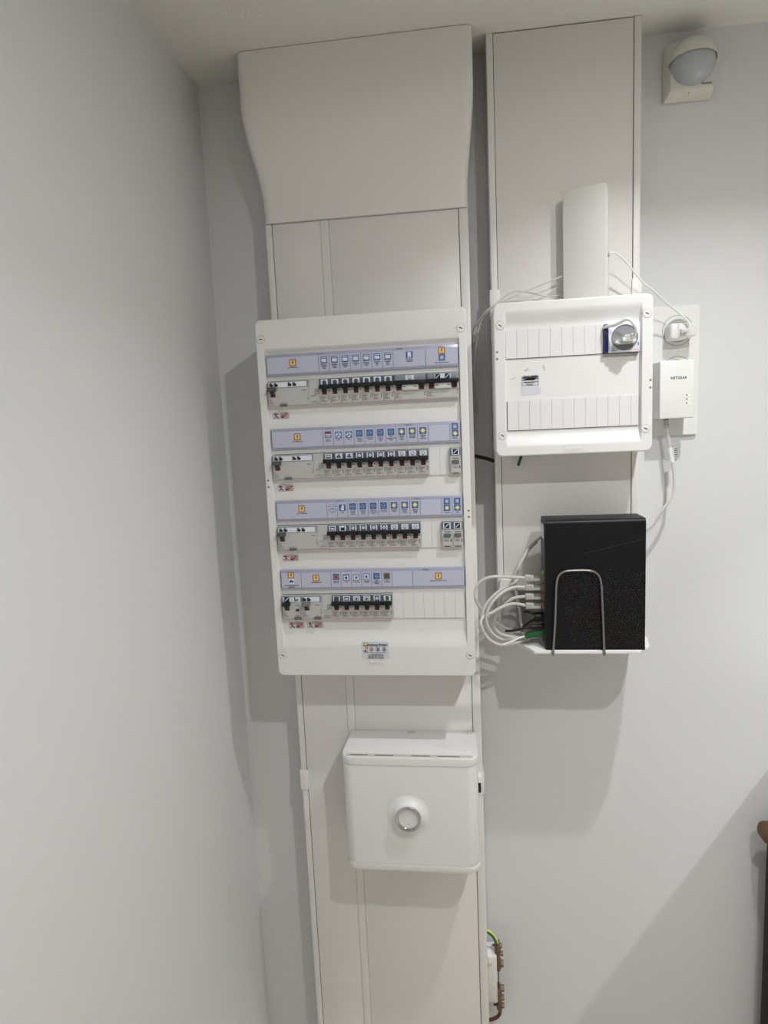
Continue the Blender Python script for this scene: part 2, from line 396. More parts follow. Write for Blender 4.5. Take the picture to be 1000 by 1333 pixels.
# ------------------------------------------------------------------ symbols printed on the label cards
_icons = {}
def icon(kind, S=0.0112):
    key = (kind, S)
    if key in _icons: return _icons[key]
    mb = MB(); ms = []
    def M(n):
        if n not in ms: ms.append(n)
        return ms.index(n)
    lay = [0]
    def y(): lay[0] += 1; return -0.00008 * lay[0]
    def rc(x0, x1, z0, z1, m): mb.rect(x0 * S, x1 * S, z0 * S, z1 * S, y(), M(m))
    def dc(x, z, r, m): mb.disc(x * S, z * S, r * S, y(), M(m))
    def pl(p, m): mb.poly([(a * S, c * S) for a, c in p], y(), M(m))
    if kind == 'bolt':
        rc(-.52, .52, -.52, .52, 'rust'); rc(-.41, .41, -.41, .41, 'yellow')
        pl([(.05, .34), (-.16, -.04), (.0, -.04), (-.07, -.36), (.17, .06), (.02, .06), (.14, .34)], 'ink')
    elif kind == 'radiator':
        rc(-.5, .5, -.5, .5, 'blue'); rc(-.4, .4, .28, .38, 'iconwhite'); rc(-.38, .38, -.32, .16, 'iconwhite'); rc(-.3, -.22, -.26, -.16, 'ink')
    elif kind == 'boiler':
        rc(-.5, .5, -.5, .5, 'blue'); rc(-.26, .26, -.4, .42, 'iconwhite'); dc(.02, -.26, .1, 'blue')
    elif kind == 'grid':
        rc(-.5, .5, -.5, .5, 'blue'); rc(-.32, .32, -.34, .34, 'icongrey'); rc(-.2, .2, -.04, .04, 'iconwhite'); rc(-.04, .04, -.2, .2, 'iconwhite')
    elif kind == 'water':
        rc(-.5, .5, -.5, .5, 'blue'); rc(-.4, .4, -.4, .4, 'iconwhite'); rc(-.4, .4, .12, .4, 'rust'); rc(-.4, .4, -.12, -.04, 'inkgrey'); rc(-.4, .4, -.32, -.25, 'inkgrey')
    elif kind == 'fan':
        rc(-.5, .5, -.5, .5, 'blue'); dc(0, 0, .41, 'iconwhite')
        for k in range(3):
            a = R(90 + 120 * k); ca, sa = math.cos(a), math.sin(a)
            pl([(0, 0)] + [(ca * p - sa * q, sa * p + ca * q) for p, q in ((.15, .16), (.34, .1), (.34, -.08))], 'blue')
    elif kind == 'socket':
        rc(-.5, .5, -.5, .5, 'blue'); dc(0, 0, .34, 'icongrey'); dc(0, 0, .25, 'blue'); dc(-.11, 0, .06, 'iconwhite'); dc(.11, 0, .06, 'iconwhite')
    elif kind == 'lamp':
        rc(-.5, .5, -.5, .5, 'blue')
        for k in range(8):
            a = R(45 * k); ca, sa = math.cos(a), math.sin(a)
            pl([(ca * p - sa * q, sa * p + ca * q) for p, q in ((.2, .05), (.42, .03), (.42, -.03), (.2, -.05))], 'paleyellow')
        dc(0, 0, .27, 'paleyellow')
    elif kind == 'oven':
        rc(-.5, .5, -.5, .5, 'blue'); rc(-.42, .42, -.42, .42, 'iconwhite'); rc(-.42, .42, .2, .28, 'blue'); rc(-.34, .34, -.32, .1, 'icongrey')
    elif kind == 'door':
        rc(-.5, .5, -.5, .5, 'blue'); pl([(-.22, -.4), (.24, -.4), (.24, .4), (-.1, .4), (-.1, .1), (-.22, .1)], 'iconwhite')
    elif kind == 'hob':
        rc(-.5, .5, -.5, .5, 'blue'); rc(-.36, .36, -.36, .36, 'icongrey'); rc(-.28, .28, -.28, .28, 'red')
    elif kind == 'hood':
        rc(-.5, .5, -.5, .5, 'blue'); rc(-.38, .38, -.38, .3, 'iconwhite'); dc(0, -.04, .22, 'inkgrey')
    elif kind == 'washer':
        rc(-.5, .5, -.5, .5, 'blue'); rc(-.41, .41, -.41, .41, 'iconwhite'); rc(-.41, .41, .22, .28, 'blue'); dc(0, -.06, .2, 'blue')
    elif kind == 'heat':
        rc(-.5, .5, -.5, .5, 'olive'); rc(-.3, .3, -.25, .3, 'inkgrey')
    elif kind == 'car':
        rc(-.45, .45, -.42, .42, 'iconwhite'); pl([(-.36, -.16), (.36, -.16), (.36, .04), (.2, .08), (.12, .24), (-.2, .24), (-.28, .06), (-.36, .02)], 'blue'); dc(-.2, -.18, .09, 'ink', ); dc(.2, -.18, .09, 'ink')
    # black symbols on the module windows
    elif kind == 'b_radiator': rc(-.4, .4, -.45, .25, 'toggle_grey'); rc(-.15, .15, .25, .4, 'toggle_grey')
    elif kind == 'b_two':
        for sx in (-.45, .45):
            rc(sx - .3, sx + .1, .05, .35, 'toggle_grey'); dc(sx + .12, -.12, .26, 'ink'); rc(sx - .3, sx - .12, -.4, .3, 'inkgrey')
    elif kind == 'b_pair':
        rc(-.5, -.05, .0, .4, 'inkgrey'); dc(.2, .05, .3, 'ink'); rc(-.4, -.25, -.45, .4, 'ink'); rc(.15, .25, -.45, .3, 'inkgrey')
    elif kind == 'b_hatch':
        rc(-.5, .5, -.5, .5, 'ink'); pl([(-.4, -.3), (-.3, -.4), (.4, .3), (.3, .4)], 'labelwhite'); rc(-.3, -.1, .1, .3, 'inkgrey'); rc(.1, .3, -.3, -.1, 'inkgrey')
    elif kind == 'b_lamp': dc(0, .05, .34, 'inkgrey'); dc(0, .05, .26, 'labelwhite'); rc(-.12, .12, -.42, -.3, 'inkgrey')
    elif kind == 'b_socket': rc(-.45, .45, -.48, .48, 'ink'); dc(0, 0, .34, 'labelwhite'); dc(-.1, 0, .06, 'ink'); dc(.1, 0, .06, 'ink')
    elif kind == 'b_fan':
        for k in range(3):
            a = R(80 + 120 * k); dc(.24 * math.cos(a), .24 * math.sin(a), .19, 'ink')
    elif kind == 'b_list': rc(-.5, .5, -.35, .4, 'inkgrey'); rc(-.4, .4, -.1, .25, 'labelwhite'); rc(-.4, .4, .04, .1, 'inkgrey')
    elif kind == 'b_frame': rc(-.45, .45, -.4, .4, 'ink'); rc(-.32, .32, -.28, .2, 'labelwhite')
    elif kind == 'b_machine': pl([(-.4, -.4), (.4, -.4), (.4, .4), (.1, .1), (-.4, .2)], 'ink')
    elif kind == 'b_washer': rc(-.42, .42, -.45, .45, 'inkgrey'); rc(-.34, .34, -.37, .37, 'labelwhite'); dc(0, -.05, .22, 'ink')
    elif kind == 'b_hob': rc(-.5, .5, -.5, .5, 'toggle_grey'); rc(-.12, .12, -.4, .4, 'inkgrey')
    elif kind == 'b_heat': rc(-.32, .32, -.45, .45, 'toggle_grey'); rc(-.22, .22, .05, .35, 'inkgrey')
    elif kind == 'b_tank': rc(-.32, .32, -.45, .45, 'inkgrey'); rc(-.22, .22, -.36, .36, 'labelwhite'); rc(-.08, .08, -.3, -.05, 'ink')
    elif kind == 'b_lead': rc(-.3, -.1, -.1, .45, 'ink'); rc(-.3, .35, -.3, -.1, 'ink'); dc(.35, -.05, .14, 'ink')
    me = mb.mesh('symbol', ms); _icons[key] = me
    return me

# ------------------------------------------------------------------ large fuse board
BW, BH, BY = 0.355, 0.6264, -0.149
FIELD = -0.1425
MX0, PITCH = 0.0165, 0.0180
def rec_large(x, z):
    sx = smooth((x - 0.0125) / 0.0025) * smooth((0.3425 - x) / 0.0025)
    tz = smooth((-z - 0.047) / 0.008) * (1 - smooth((-z - 0.542) / 0.034))
    return 0.0065 * sx * tz
board = thing('fuse_board', 'large white four-row fuse board with blue label strips on the wide trunking', 'fuse board', (0.1775, -0.0633, -BH))
nx = [0.0125, 0.0131, 0.0137, 0.0143, 0.015, 0.34, 0.3407, 0.3413, 0.3419, 0.3425]
nz = [-0.047 - 0.0016 * i for i in range(6)] + [-0.542 - 0.0034 * i for i in range(11)]
face_plate(0, BW, -BH, 0, 0.010, BY, -0.0633, rec_large, nx, nz, 0.0022).build('faceplate', 'board', board, angle=40)

def screw(parent, x, z, y, ang):
    c = MB().lathe([(0.0066, 0.001), (0.0066, -0.0004), (0.0062, -0.0008)], (x, y, z), (0, 1, 0), 0, 24).build('screw_cap', 'board', parent)
    MB().ring(x, z, 0.0066, 0.0070, y - 0.0002, 0, 28).build('rim', 'toggle_mid', c)
    ca, sa = math.cos(R(ang)), math.sin(R(ang)); L, H_ = 0.0030, 0.0008
    MB().poly([(x + ca * p - sa * q, z + sa * p + ca * q) for p, q in ((-L, -H_), (L, -H_), (L, H_), (-L, H_))], y - 0.0010).build('slot', 'ink', c)
for x, z, a in ((0.0098, -0.0318, -4), (0.3455, -0.0335, -22), (0.0102, -0.5878, -25), (0.3458, -0.5880, -25)): screw(board, x, z, BY, a)
for x, z in ((0.0056, -0.271), (0.0056, -0.2825), (0.3502, -0.334), (0.3502, -0.3445)):
    MB().ring(x, z, 0.0007, 0.0017, BY - 0.0003, 0, 12).build('moulding_mark', 'hole', board)

ROWZ = [-0.1025, -0.2275, -0.3520, -0.4770]
STRZ = [-0.0580, -0.1828, -0.3075, -0.4310]
T = 'Inter\u00a0Diff\u00e9rentiel'
CARDS = [
    [(5, ['bolt'], T)] + [(1, ['radiator'], s) for s in ('Radiateur\nChambre\nEtage', 'Radiateur\nChambre\nEtage', 'Radiateur\nChambre\nEtage', 'Radiateur\nSalon', 'Radiateur\nChambre\nRdc', 'Radiateur\nSDB\nRdc', 'Radiateur\nSDB\nEtage')]
    + [(3, ['boiler'], 'Chauffe-Eau\nCumulus'), (3, ['bolt', 'grid'], 'Inter\u00a0G\u00e9n\u00e9ral\u00a0Tableau')],
    [(5, ['bolt'], T), (1, ['water'], 'Lave\nVaisselle'), (1, ['fan'], 'VMC'), (1, ['fan'], 'VMC'), (1, ['socket'], 'Prise de\ncourant\nCuisine'), (1, ['socket'], 'Prise salon\nTableau'), (1, ['socket'], 'Prise de\ncourant\nEtage'),
     (1, ['socket'], 'Prise\nChambre Rdc\nSalon'), (1, ['lamp'], 'Eclairage\nRdc\nCuisine'), (1, ['lamp'], 'Eclairage\nExt\u00e9rieur'), (1, ['lamp'], 'Eclairage\nSalon\nChambre'), (2, [], ''), (1, ['grid', 'lamp'], 'Ext\u00e9rieur')],
    [(5, ['bolt'], T), (1, ['oven'], 'Four'), (1, ['door'], 'Frigo'), (1, ['socket'], 'Prise de\ncourant\nGarage'), (1, ['socket'], 'Prise de\ncourant\nSalon'), (1, ['socket'], 'Prise de\ncourant Salon\nRdc'),
     (1, ['socket'], 'Prise Plan\nde Travail'), (1, ['lamp'], 'Eclairage\nEtage'), (1, ['lamp'], 'Eclairage\nSalon\nCouloir'), (1, ['lamp'], 'Eclairage\nGarage\nCellier'), (2, [], ''), (1, ['grid', 'lamp'], 'Couloir'), (1, ['grid', 'lamp'], 'Salon')],
    [(2, ['bolt', 'car'], 'Prise Recharge V\u00e9hicule\nElectrique'), (3, ['bolt'], T), (1, ['hob'], 'Plaque de\nCuisson'), (1, ['hood'], 'Hotte'), (1, ['washer'], 'Lave Linge'), (1, ['washer'], 'Lave Linge\nCellier'),
     (1, ['socket'], 'Prise\nCong\u00e9lateur\nGarage'), (1, ['heat'], 'Volets\nRoulants'), (2, [], ''), (5, ['bolt'], 'R\u00e9partition Prises Tableau')],
]
for row in range(4):
    z1 = STRZ[row]; z0 = z1 - 0.0352
    MB().box(0.0163, 0.3405, BY + 0.0012, FIELD + 0.006, z0, z1, 0.0010).build('label_holder', 'holder', board)
    x = MX0 + 0.0006; yc = BY + 0.0006
    for n, ics, s in CARDS[row]:
        wd = n * PITCH - (0.0002 if x + n * PITCH < 0.339 else 0.0012); ca = x; x += n * PITCH
        c = MB().rect(ca + 0.0003, ca + wd - 0.0003, z0 + 0.0032, z1 - 0.0052, yc).build('label_card', 'card' if ics else 'cardblank', board)
        MB().rect(ca + wd - 0.0004, ca + wd + 0.0002, z0 + 0.0032, z1 - 0.0052, yc - 0.00005).build('card_edge', 'cardline', c)
        cx = ca + wd / 2; nl = s.count('\n') + 1
        off = ORIG[c]
        if len(ics) == 1:
            zi = z1 - (0.0135 if nl > 1 else 0.0150)
            inst('symbol', icon(ics[0]), c, (cx - off[0], yc - 0.0001 - off[1], zi - off[2]))
            zt = zi - 0.0068 - 0.00122 * nl
        elif len(ics) == 2:
            zi = z1 - 0.0092
            for k, ic in enumerate(ics): inst('symbol', icon(ic, 0.0106), c, (cx - off[0], yc - 0.0001 - off[1], zi - 0.0113 * k - off[2]))
            zt = zi - 0.0182 - 0.0010 * nl
        if s: text(s, cx, yc - 0.0003, zt, 0.0027, 'ink', c, maxw=(0.0155 if n == 1 else 0.033), bold=0.00006)
    # catches on the clear strip
    for k in range(2):
        xx = 0.105 + 0.135 * k + 0.01 * row
        MB().box(xx, xx + 0.010, BY - 0.0004, BY + 0.002, z1 - 0.0026, z1 - 0.0006, 0.0004).build('strip_catch', 'holder', board)

# warning stickers, installer sticker, embossed mark
def warning(x, z):
    s = MB().prism(rrect(x, x + 0.0285, z - 0.0112, z, 0.002, 3), FIELD - 0.0004, FIELD).build('warning_sticker', 'redline', board)
    MB().prism(rrect(x + 0.0006, x + 0.0279, z - 0.0106, z - 0.0006, 0.0016, 3), FIELD - 0.0006, FIELD - 0.0003).build('sticker_face', 'stickerwhite', s)
    m = MB(); y = FIELD - 0.0008
    m.disc(x + 0.005, z - 0.0030, 0.0020, y, 1); m.rect(x + 0.0020, x + 0.0110, z - 0.0040, z - 0.0026, y, 1)
    m.poly([(x + 0.004, z - 0.005), (x + 0.0062, z - 0.005), (x + 0.011, z - 0.0098), (x + 0.009, z - 0.0100)], y, 0)
    m.poly([(x + 0.002, z - 0.009), (x + 0.006, z - 0.007), (x + 0.0066, z - 0.008), (x + 0.003, z - 0.0100)], y, 0)
    m.rect(x + 0.013, x + 0.0272, z - 0.0100, z - 0.0012, y, 2)
    m.poly([(x + 0.0135, z - 0.008), (x + 0.018, z - 0.003), (x + 0.025, z - 0.0016), (x + 0.026, z - 0.004), (x + 0.020, z - 0.009)], y - 0.0001, 1)
    m.rect(x + 0.0145, x + 0.019, z - 0.0098, z - 0.0082, y - 0.0002, 0); m.rect(x + 0.018, x + 0.023, z - 0.0050, z - 0.0042, y - 0.0002, 3)
    m.build('pictogram', ['ink', 'warnred', 'cablegrey', 'stickerwhite'], s)
for x, z in ((0.0200, -0.1545), (0.0200, -0.2800), (0.0205, -0.4045), (0.0235, -0.5280), (0.0575, -0.5278)): warning(x, z)

BYs = BY - 0.0002
st = MB().prism(rrect(0.1555, 0.2035, -0.5945, -0.5625, 0.003, 4), BYs - 0.0004, FIELD).build('installer_sticker', 'stickerwhite', board)
m = MB(); y = BYs - 0.0006; X, Z = 0.1555, -0.5625
m.disc(X + 0.0072, Z - 0.0056, 0.0040, y, 0); m.poly([(X + .0034, Z - .0072), (X + .0106, Z - .0062), (X + .0108, Z - .0132), (X + .0090, Z - .0132)], y, 0)
m.disc(X + 0.0072, Z - 0.0056, 0.0032, y - .0001, 1); m.poly([(X + .0042, Z - .0072), (X + .0099, Z - .0066), (X + .0100, Z - .0118), (X + .0092, Z - .0118)], y - .0001, 1)
m.poly([(X + .0026, Z - .0190), (X + .0096, Z - .0190), (X + .0105, Z - .0176), (X + .0078, Z - .0170), (X + .0074, Z - .0142), (X + .005, Z - .0142), (X + .005, Z - .0168), (X + .0022, Z - .0176)], y, 2)
for k, mm in enumerate((2, 3, 4)):
    cx = X + 0.0172 + 0.0114 * k; m.disc(cx, Z - 0.0146, 0.0037, y, mm); m.disc(cx, Z - 0.0146, 0.0028, y - .0001, 5)
    m.poly([(cx - .0012, Z - .0166), (cx + .0012, Z - .0166), (cx + .0016, Z - .0136), (cx, Z - .0124), (cx - .0014, Z - .0140)], y - .0002, mm)
    m.rect(cx - 0.0044, cx + 0.0044, Z - 0.0098, Z - 0.0092, y, 4)
m.rect(X + .004, X + .045, Z - .0210, Z - .0204, y, 0); m.rect(X + .016, X + .034, Z - .0231, Z - .0225, y, 4)
m.rect(X + .0105, X + .0390, Z - .0252, Z - .0243, y, 0); m.rect(X + .0105, X + .0390, Z - .0308, Z - .0299, y, 0)
m.build('emblem', ['ink', 'paleyellow', 'red', 'darkblue', 'inkgrey', 'stickerwhite'], st)
text('Anthony Breton', X + 0.0285, y - .0002, Z - 0.0060, 0.0054, 'darkblue', st, maxw=0.0358, bold=0.00018)
text('06 63 01 76 33', X + 0.0248, y - .0002, Z - 0.0276, 0.0048, 'ink', st, maxw=0.0275, bold=0.00008)
text('legrand', 0.1802, BY - 0.0004, -0.6005, 0.0085, 'white', board, ext=0.0005, bold=0.0002)  # whiter than the board: highlight on the embossing put into the colour
mk = MB()
for a, b_, c, d in ((0.1630, 0.1975, -0.6062, -0.6057), (0.1630, 0.1975, -0.5952, -0.5948), (0.1630, 0.1634, -0.6062, -0.5948), (0.1971, 0.1975, -0.6062, -0.5948)):
    mk.box(a, b_, BY - 0.0005, BY, c, d)
mk.build('mark_border', 'board', board)

# blanking plates
def blank(parent, x0, x1, z0, z1, y):
    MB().box(x0 + 0.0002, x1 - 0.0002, y - 0.0022, y + 0.004, z0, z1).build('blanking_plate', 'blank', parent)
def slots(parent, x0, x1, z0, z1, y):
    MB().box(x0, x1, y - 0.0012, y + 0.003, z0 + 0.0004, z1 - 0.0004).build('blanking_back', 'seamlight', parent)
for row, a, n in ((1, 15, 2), (2, 14, 2), (3, 11, 7)):
    z1 = ROWZ[row] + 0.0012
    for k in range(n): blank(board, MX0 + (a + k) * PITCH, MX0 + (a + k + 1) * PITCH - (0.001 if a + k == 17 else 0), z1 - 0.0455, z1, FIELD)
    slots(board, MX0 + a * PITCH, MX0 + (a + n) * PITCH - 0.001, z1 - 0.0455, z1, FIELD)
for row in range(4):                                # dark aperture edges above and beside the modules
    z1 = ROWZ[row]; n = (18, 15, 14, 11)[row]
    MB().box(MX0 - 0.0008, MX0 + n * PITCH, FIELD - 0.0002, FIELD + 0.002, z1 - 0.0005, z1 + 0.0010).build('aperture_edge', 'seam', board)

# ------------------------------------------------------------------ modules in the fuse board
def mod_body(mb, wd, dz=0.0):
    mb.prismx([(0.02, 0), (-0.0065, 0), (-0.0085, -0.0110), (-0.0112, -0.0122), (-0.0112, -0.0272), (-0.0096, -0.0290), (-0.0096, -0.0425), (0.02, -0.0425)], 0.0002, wd - 0.0002)
    return mb
def redline(x0, x1, parent, y=-0.0098):
    MB().rect(x0, x0 + 0.0005, -0.0412, -0.0300, y).rect(x0, x1, -0.0416, -0.0411, y - 0.00005).build('red_line', 'redline', parent)
def narrow_breaker():
    t = thing('circuit_breaker', 'x', 'circuit breaker', (0, 0, 0))
    mod_body(MB(), PITCH).build('body', 'breaker', t)
    wn = MB().box(0.0006, 0.0174, -0.0098, -0.0060, -0.0112, -0.0004, 0.0006).build('label_window', 'window', t)
    MB().box(0.0030, 0.0150, -0.0104, -0.0090, -0.0106, -0.0014).build('card', 'labelwhite', wn)
    MB().box(0.0003, 0.0175, -0.0185, -0.0108, -0.0172, -0.0102, 0.0012).box(0.0050, 0.0126, -0.0160, -0.0108, -0.0216, -0.0165, 0.0008).build('toggle', 'black', t)
    MB().rect(0.0050, 0.0126, -0.0268, -0.0210, -0.0116).build('indicator', 'slotred', t)
    MB().box(0.0046, 0.0130, -0.0122, -0.0110, -0.0278, -0.0266, 0.0003).build('indicator_sill', 'breaker_pale', t)
    MB().disc(0.0156, -0.0212, 0.0009, -0.0114, 0, 10).build('sight_hole', 'ink', t)
    redline(0.0008, 0.0165, t)
    text('DNX\u00b3\nC16\n3000 A~', 0.0022, -0.0099, -0.0346, 0.0031, 'inkgrey', t, align='LEFT', maxw=0.0115, bold=0.00004)
    MB().rect(0.0142, 0.0148, -0.0352, -0.0302, -0.0099).rect(0.0142, 0.0166, -0.0308, -0.0302, -0.0099).rect(0.0142, 0.0162, -0.0330, -0.0324, -0.0099).rect(0.0142, 0.0166, -0.0352, -0.0346, -0.0099).build('terminal_mark', 'inkgrey', t)
    return t
def wide_breaker(kind):
    t = thing('circuit_breaker', 'x', 'circuit breaker', (0, 0, 0)); wd = 3 * PITCH
    mod_body(MB(), wd).build('body', 'breaker', t)
    wn = MB().box(0.0006, wd - 0.0006, -0.0098, -0.0060, -0.0112, -0.0004, 0.0006).build('label_window', 'windowgrey', t)
    MB().box(0.0006, 0.0026, -0.0101, -0.0090, -0.0112, -0.0004).build('window_edge', 'window', wn)
    ic = [0.027] if kind == 'b_tank' else [0.0195, 0.0350]
    if kind != 'b_tank': MB().box(0.0145, 0.0405, -0.0104, -0.0090, -0.0106, -0.0024).build('card', 'labelwhite', wn)
    else: MB().box(0.0200, 0.0340, -0.0104, -0.0090, -0.0106, -0.0020).build('card', 'labelwhite', wn)
    for cx in ic: inst('symbol', icon(kind, 0.0078), wn, (cx, -0.0106, -0.0064))
    MB().box(0.0003, wd - 0.0003, -0.0185, -0.0108, -0.0172, -0.0102, 0.0012).box(0.0045, 0.0125, -0.0160, -0.0108, -0.0216, -0.0165, 0.0008).box(0.0425, 0.0505, -0.0160, -0.0108, -0.0216, -0.0165, 0.0008).build('toggle', 'black', t)
    for cx in (0.0045, 0.0425): MB().rect(cx, cx + 0.0080, -0.0262, -0.0210, -0.0116).build('indicator', 'slotred', t)
    pn = MB().box(0.0142, 0.0405, -0.0150, -0.0108, -0.0262, -0.0172, 0.0008).build('centre_panel', 'breaker_pale', t)
    MB().poly([(0.0155, -0.0205), (0.0200, -0.0200), (0.0200, -0.0214), (0.0165, -0.0216)], -0.0152).poly([(0.0345, -0.0200), (0.0392, -0.0205), (0.0380, -0.0216), (0.0345, -0.0214)], -0.0152).build('arrow_mark', 'ink', pn)
    redline(0.0008, wd - 0.0012, t)
    text('DNX\u00b3\nC32\n3000 A~', 0.0022, -0.0099, -0.0346, 0.0031, 'inkgrey', t, align='LEFT', bold=0.00004)
    MB().rect(0.0498, 0.0504, -0.0352, -0.0302, -0.0099).rect(0.0498, 0.0522, -0.0308, -0.0302, -0.0099).rect(0.0498, 0.0522, -0.0352, -0.0346, -0.0099).build('terminal_mark', 'inkgrey', t)
    return t
def rcd(wd, tog, split, label, loc, icons, square=False):
    t = thing('residual_current_switch', label, 'RCD', (0, 0, 0), 'residual current switches')
    mb = MB(); mb.prismx([(0.02, 0), (-0.0065, 0), (-0.0090, -0.0115), (-0.0096, -0.0122), (-0.0096, -0.0425), (0.02, -0.0425)], 0.0002, wd - 0.0002); mb.build('body', 'breaker', t)
    wn = MB().box(0.0012, wd - 0.0006, -0.0100, -0.0060, -0.0114, -0.0008, 0.0006).build('label_window', 'windowgrey', t)
    segs = [(0.0022, wd - 0.0040)] if not split else [(0.0022, split), (split + 0.0008, wd - 0.0022)]
    for a, b_ in segs: MB().box(a, b_, -0.0106, -0.0090, -0.0108, -0.0022).build('card', 'labelwhite', wn)
    for cx, ic in icons: inst('symbol', icon(ic, 0.0092), wn, (cx, -0.0108, -0.0062))
    MB().box(0.0008, 0.0158, -0.0190, -0.0090, -0.0172, -0.0104, 0.0015).box(0.0052, 0.0124, -0.0165, -0.0090, -0.0216, -0.0165, 0.0008).build('toggle', tog, t)
    MB().rect(0.0046, 0.0130, -0.0268, -0.0206, -0.0099).build('indicator', 'slotred', t)
    MB().rect(0.0066, 0.0118, -0.0210, -0.0180, -0.0168).build('toggle_face', 'ink', t)
    tb = wd - 0.0145 if wd < 0.05 else 0.0205
    MB().box(tb, tb + 0.0125, -0.0128, -0.0090, -0.0432, -0.0385, 0.0006).build('test_button', 'testbutton', t)
    redline(0.0014, wd - 0.0010, t)
    if square: MB().box(0.0245, 0.0300, -0.0108, -0.0090, -0.0282, -0.0240, 0.0004).build('push_button', 'ink', t)
    text('ID\n63A\n30mA', 0.0028, -0.0098, -0.0346, 0.0030, 'inkgrey', t, align='LEFT', bold=0.00004)
    text('30mA', wd - 0.0080, -0.0098, -0.0172, 0.0032, 'inkgrey', t, bold=0.00004)
    text('test', tb + 0.006, -0.0098, -0.0366, 0.0028, 'inkgrey', t)
    MB().rect(wd - 0.0030, wd - 0.0020, -0.0335, -0.0290, -0.0098).rect(wd - 0.0034, wd - 0.0018, -0.0262, -0.0250, -0.0098).build('terminal_mark', 'inkgrey', t)
    t.location = loc
    return t
def joiner(label, loc):
    t = thing('busbar_connector', label, 'connector module', (0, 0, 0), 'busbar connector modules')
    MB().prismx([(0.02, 0), (-0.0065, 0), (-0.0090, -0.0115), (-0.0090, -0.0425), (0.02, -0.0425)], 0.0002, PITCH - 0.0002).build('body', 'breaker', t)
    m = MB(); y = -0.0092
    for a, b_, c, d in ((0.0018, 0.0100, -0.0278, -0.0272), (0.0096, 0.0102, -0.0278, -0.0170), (0.0100, 0.0168, -0.0176, -0.0170), (0.0110, 0.0168, -0.0212, -0.0207), (0.0110, 0.0168, -0.0248, -0.0243), (0.0018, 0.0162, -0.0402, -0.0399)):
        m.rect(a, b_, c, d, y)
    m.build('circuit_drawing', 'inkgrey', t)
    text('In=63 A', 0.0088, y, -0.0372, 0.0032, 'inkgrey', t, maxw=0.0125, bold=0.00005)
    MB().rect(0.0010, 0.0166, -0.0416, -0.0411, y).build('red_line', 'redline', t)
    t.location = loc
    return t
def relay():
    t = thing('latching_relay', 'x', 'relay', (0, 0, 0))
    MB().prismx([(0.02, 0), (-0.0075, 0), (-0.0095, -0.0135), (-0.0095, -0.0435), (0.02, -0.0435)], 0.0002, PITCH - 0.0002).build('body', 'breaker', t)
    wn = MB().box(0.0006, 0.0174, -0.0105, -0.0060, -0.0132, -0.0004, 0.0006).build('label_window', 'window', t)
    MB().box(0.0028, 0.0154, -0.0110, -0.0090, -0.0122, -0.0016).build('card', 'labelwhite', wn)
    inst('symbol', icon('b_hatch', 0.0086), wn, (0.0091, -0.0112, -0.0068))
    MB().box(0.0035, 0.0152, -0.0125, -0.0090, -0.0262, -0.0204, 0.0006).build('push_button', 'testbutton', t)
    MB().rect(0.0042, 0.0146, -0.0182, -0.0172, -0.0097).build('slot', 'ink', t)
    text('16AX', 0.0078, -0.0098, -0.0330, 0.0034, 'inkgrey', t, maxw=0.0085, bold=0.00006)
    redline(0.0010, 0.0165, t)
    MB().rect(0.0148, 0.0162, -0.0350, -0.0300, -0.0098).rect(0.0040, 0.0130, -0.0436, -0.0424, -0.0098).build('terminal_mark', 'ink', t)
    return t

RN = ['top row', 'second row', 'third row', 'bottom row']
ORD = ['first', 'second', 'third', 'fourth', 'fifth', 'sixth', 'seventh', 'eighth', 'ninth', 'tenth']
proto = narrow_breaker(); used = False
WHAT = {'b_radiator': 'a grey radiator symbol', 'b_list': 'a ruled symbol', 'b_fan': 'a fan symbol', 'b_socket': 'a black socket symbol', 'b_lamp': 'a round lamp symbol', 'b_machine': 'a black appliance symbol', 'b_hob': 'a dark square symbol', 'b_frame': 'a framed symbol', 'b_washer': 'a washing machine symbol', 'b_heat': 'a grey block symbol'}
BRK = [(0, 5, ['b_radiator'] * 7), (1, 5, ['b_list', 'b_fan', 'b_fan', 'b_socket', 'b_socket', 'b_socket', 'b_socket', 'b_lamp', 'b_lamp', 'b_lamp']),
       (2, 5, ['b_frame', 'b_machine', 'b_socket', 'b_socket', 'b_socket', 'b_socket', 'b_lamp', 'b_lamp', 'b_lamp']),
       (3, 5, ['b_hob', 'b_frame', 'b_washer', 'b_washer', 'b_socket', 'b_heat'])]
todo = []
for row, a, kinds in BRK:
    for k, kind in enumerate(kinds): todo.append((row, k, a + k, kind))
copies = [proto] + [copy_tree(proto) for _ in todo[1:]]
for o, (row, k, slot, kind) in zip(copies, todo):
    o.location = (MX0 + slot * PITCH, FIELD, ROWZ[row])
    o['label'] = '%s narrow breaker from the left in the %s, with %s' % (ORD[k], RN[row], WHAT[kind])
    o['group'] = 'narrow circuit breakers with black toggles'
    wn = [c for c in o.children if c.name.startswith('label_window')][0]
    inst('symbol', icon(kind, 0.0084), wn, (0.0090, -0.0106, -0.0060))
for kind, slot, lb in (('b_tank', 12, 'wide grey breaker with one water tank symbol, left of the top row pair'), ('b_hatch', 15, 'wide grey breaker with two hatched symbols at the right end of the top row')):
    o = wide_breaker(kind); o.location = (MX0 + slot * PITCH, FIELD, ROWZ[0]); o['label'] = lb; o['group'] = 'wide circuit breakers'
ic4 = [(0.0110, 'b_two'), (0.0430, 'b_two')]
for row in range(3):
    rcd(0.072, 'toggle_grey', 0.0345 if row == 1 else None, 'wide grey RCD with a grey toggle at the left end of the %s' % RN[row], (MX0, FIELD, ROWZ[row]), ic4)
rcd(0.036, 'black', 0.0172, 'half-width grey RCD with black toggle at the left end of the bottom row', (MX0, FIELD, ROWZ[3]), [(0.0092, 'b_hatch'), (0.0258, 'b_lead')], True)
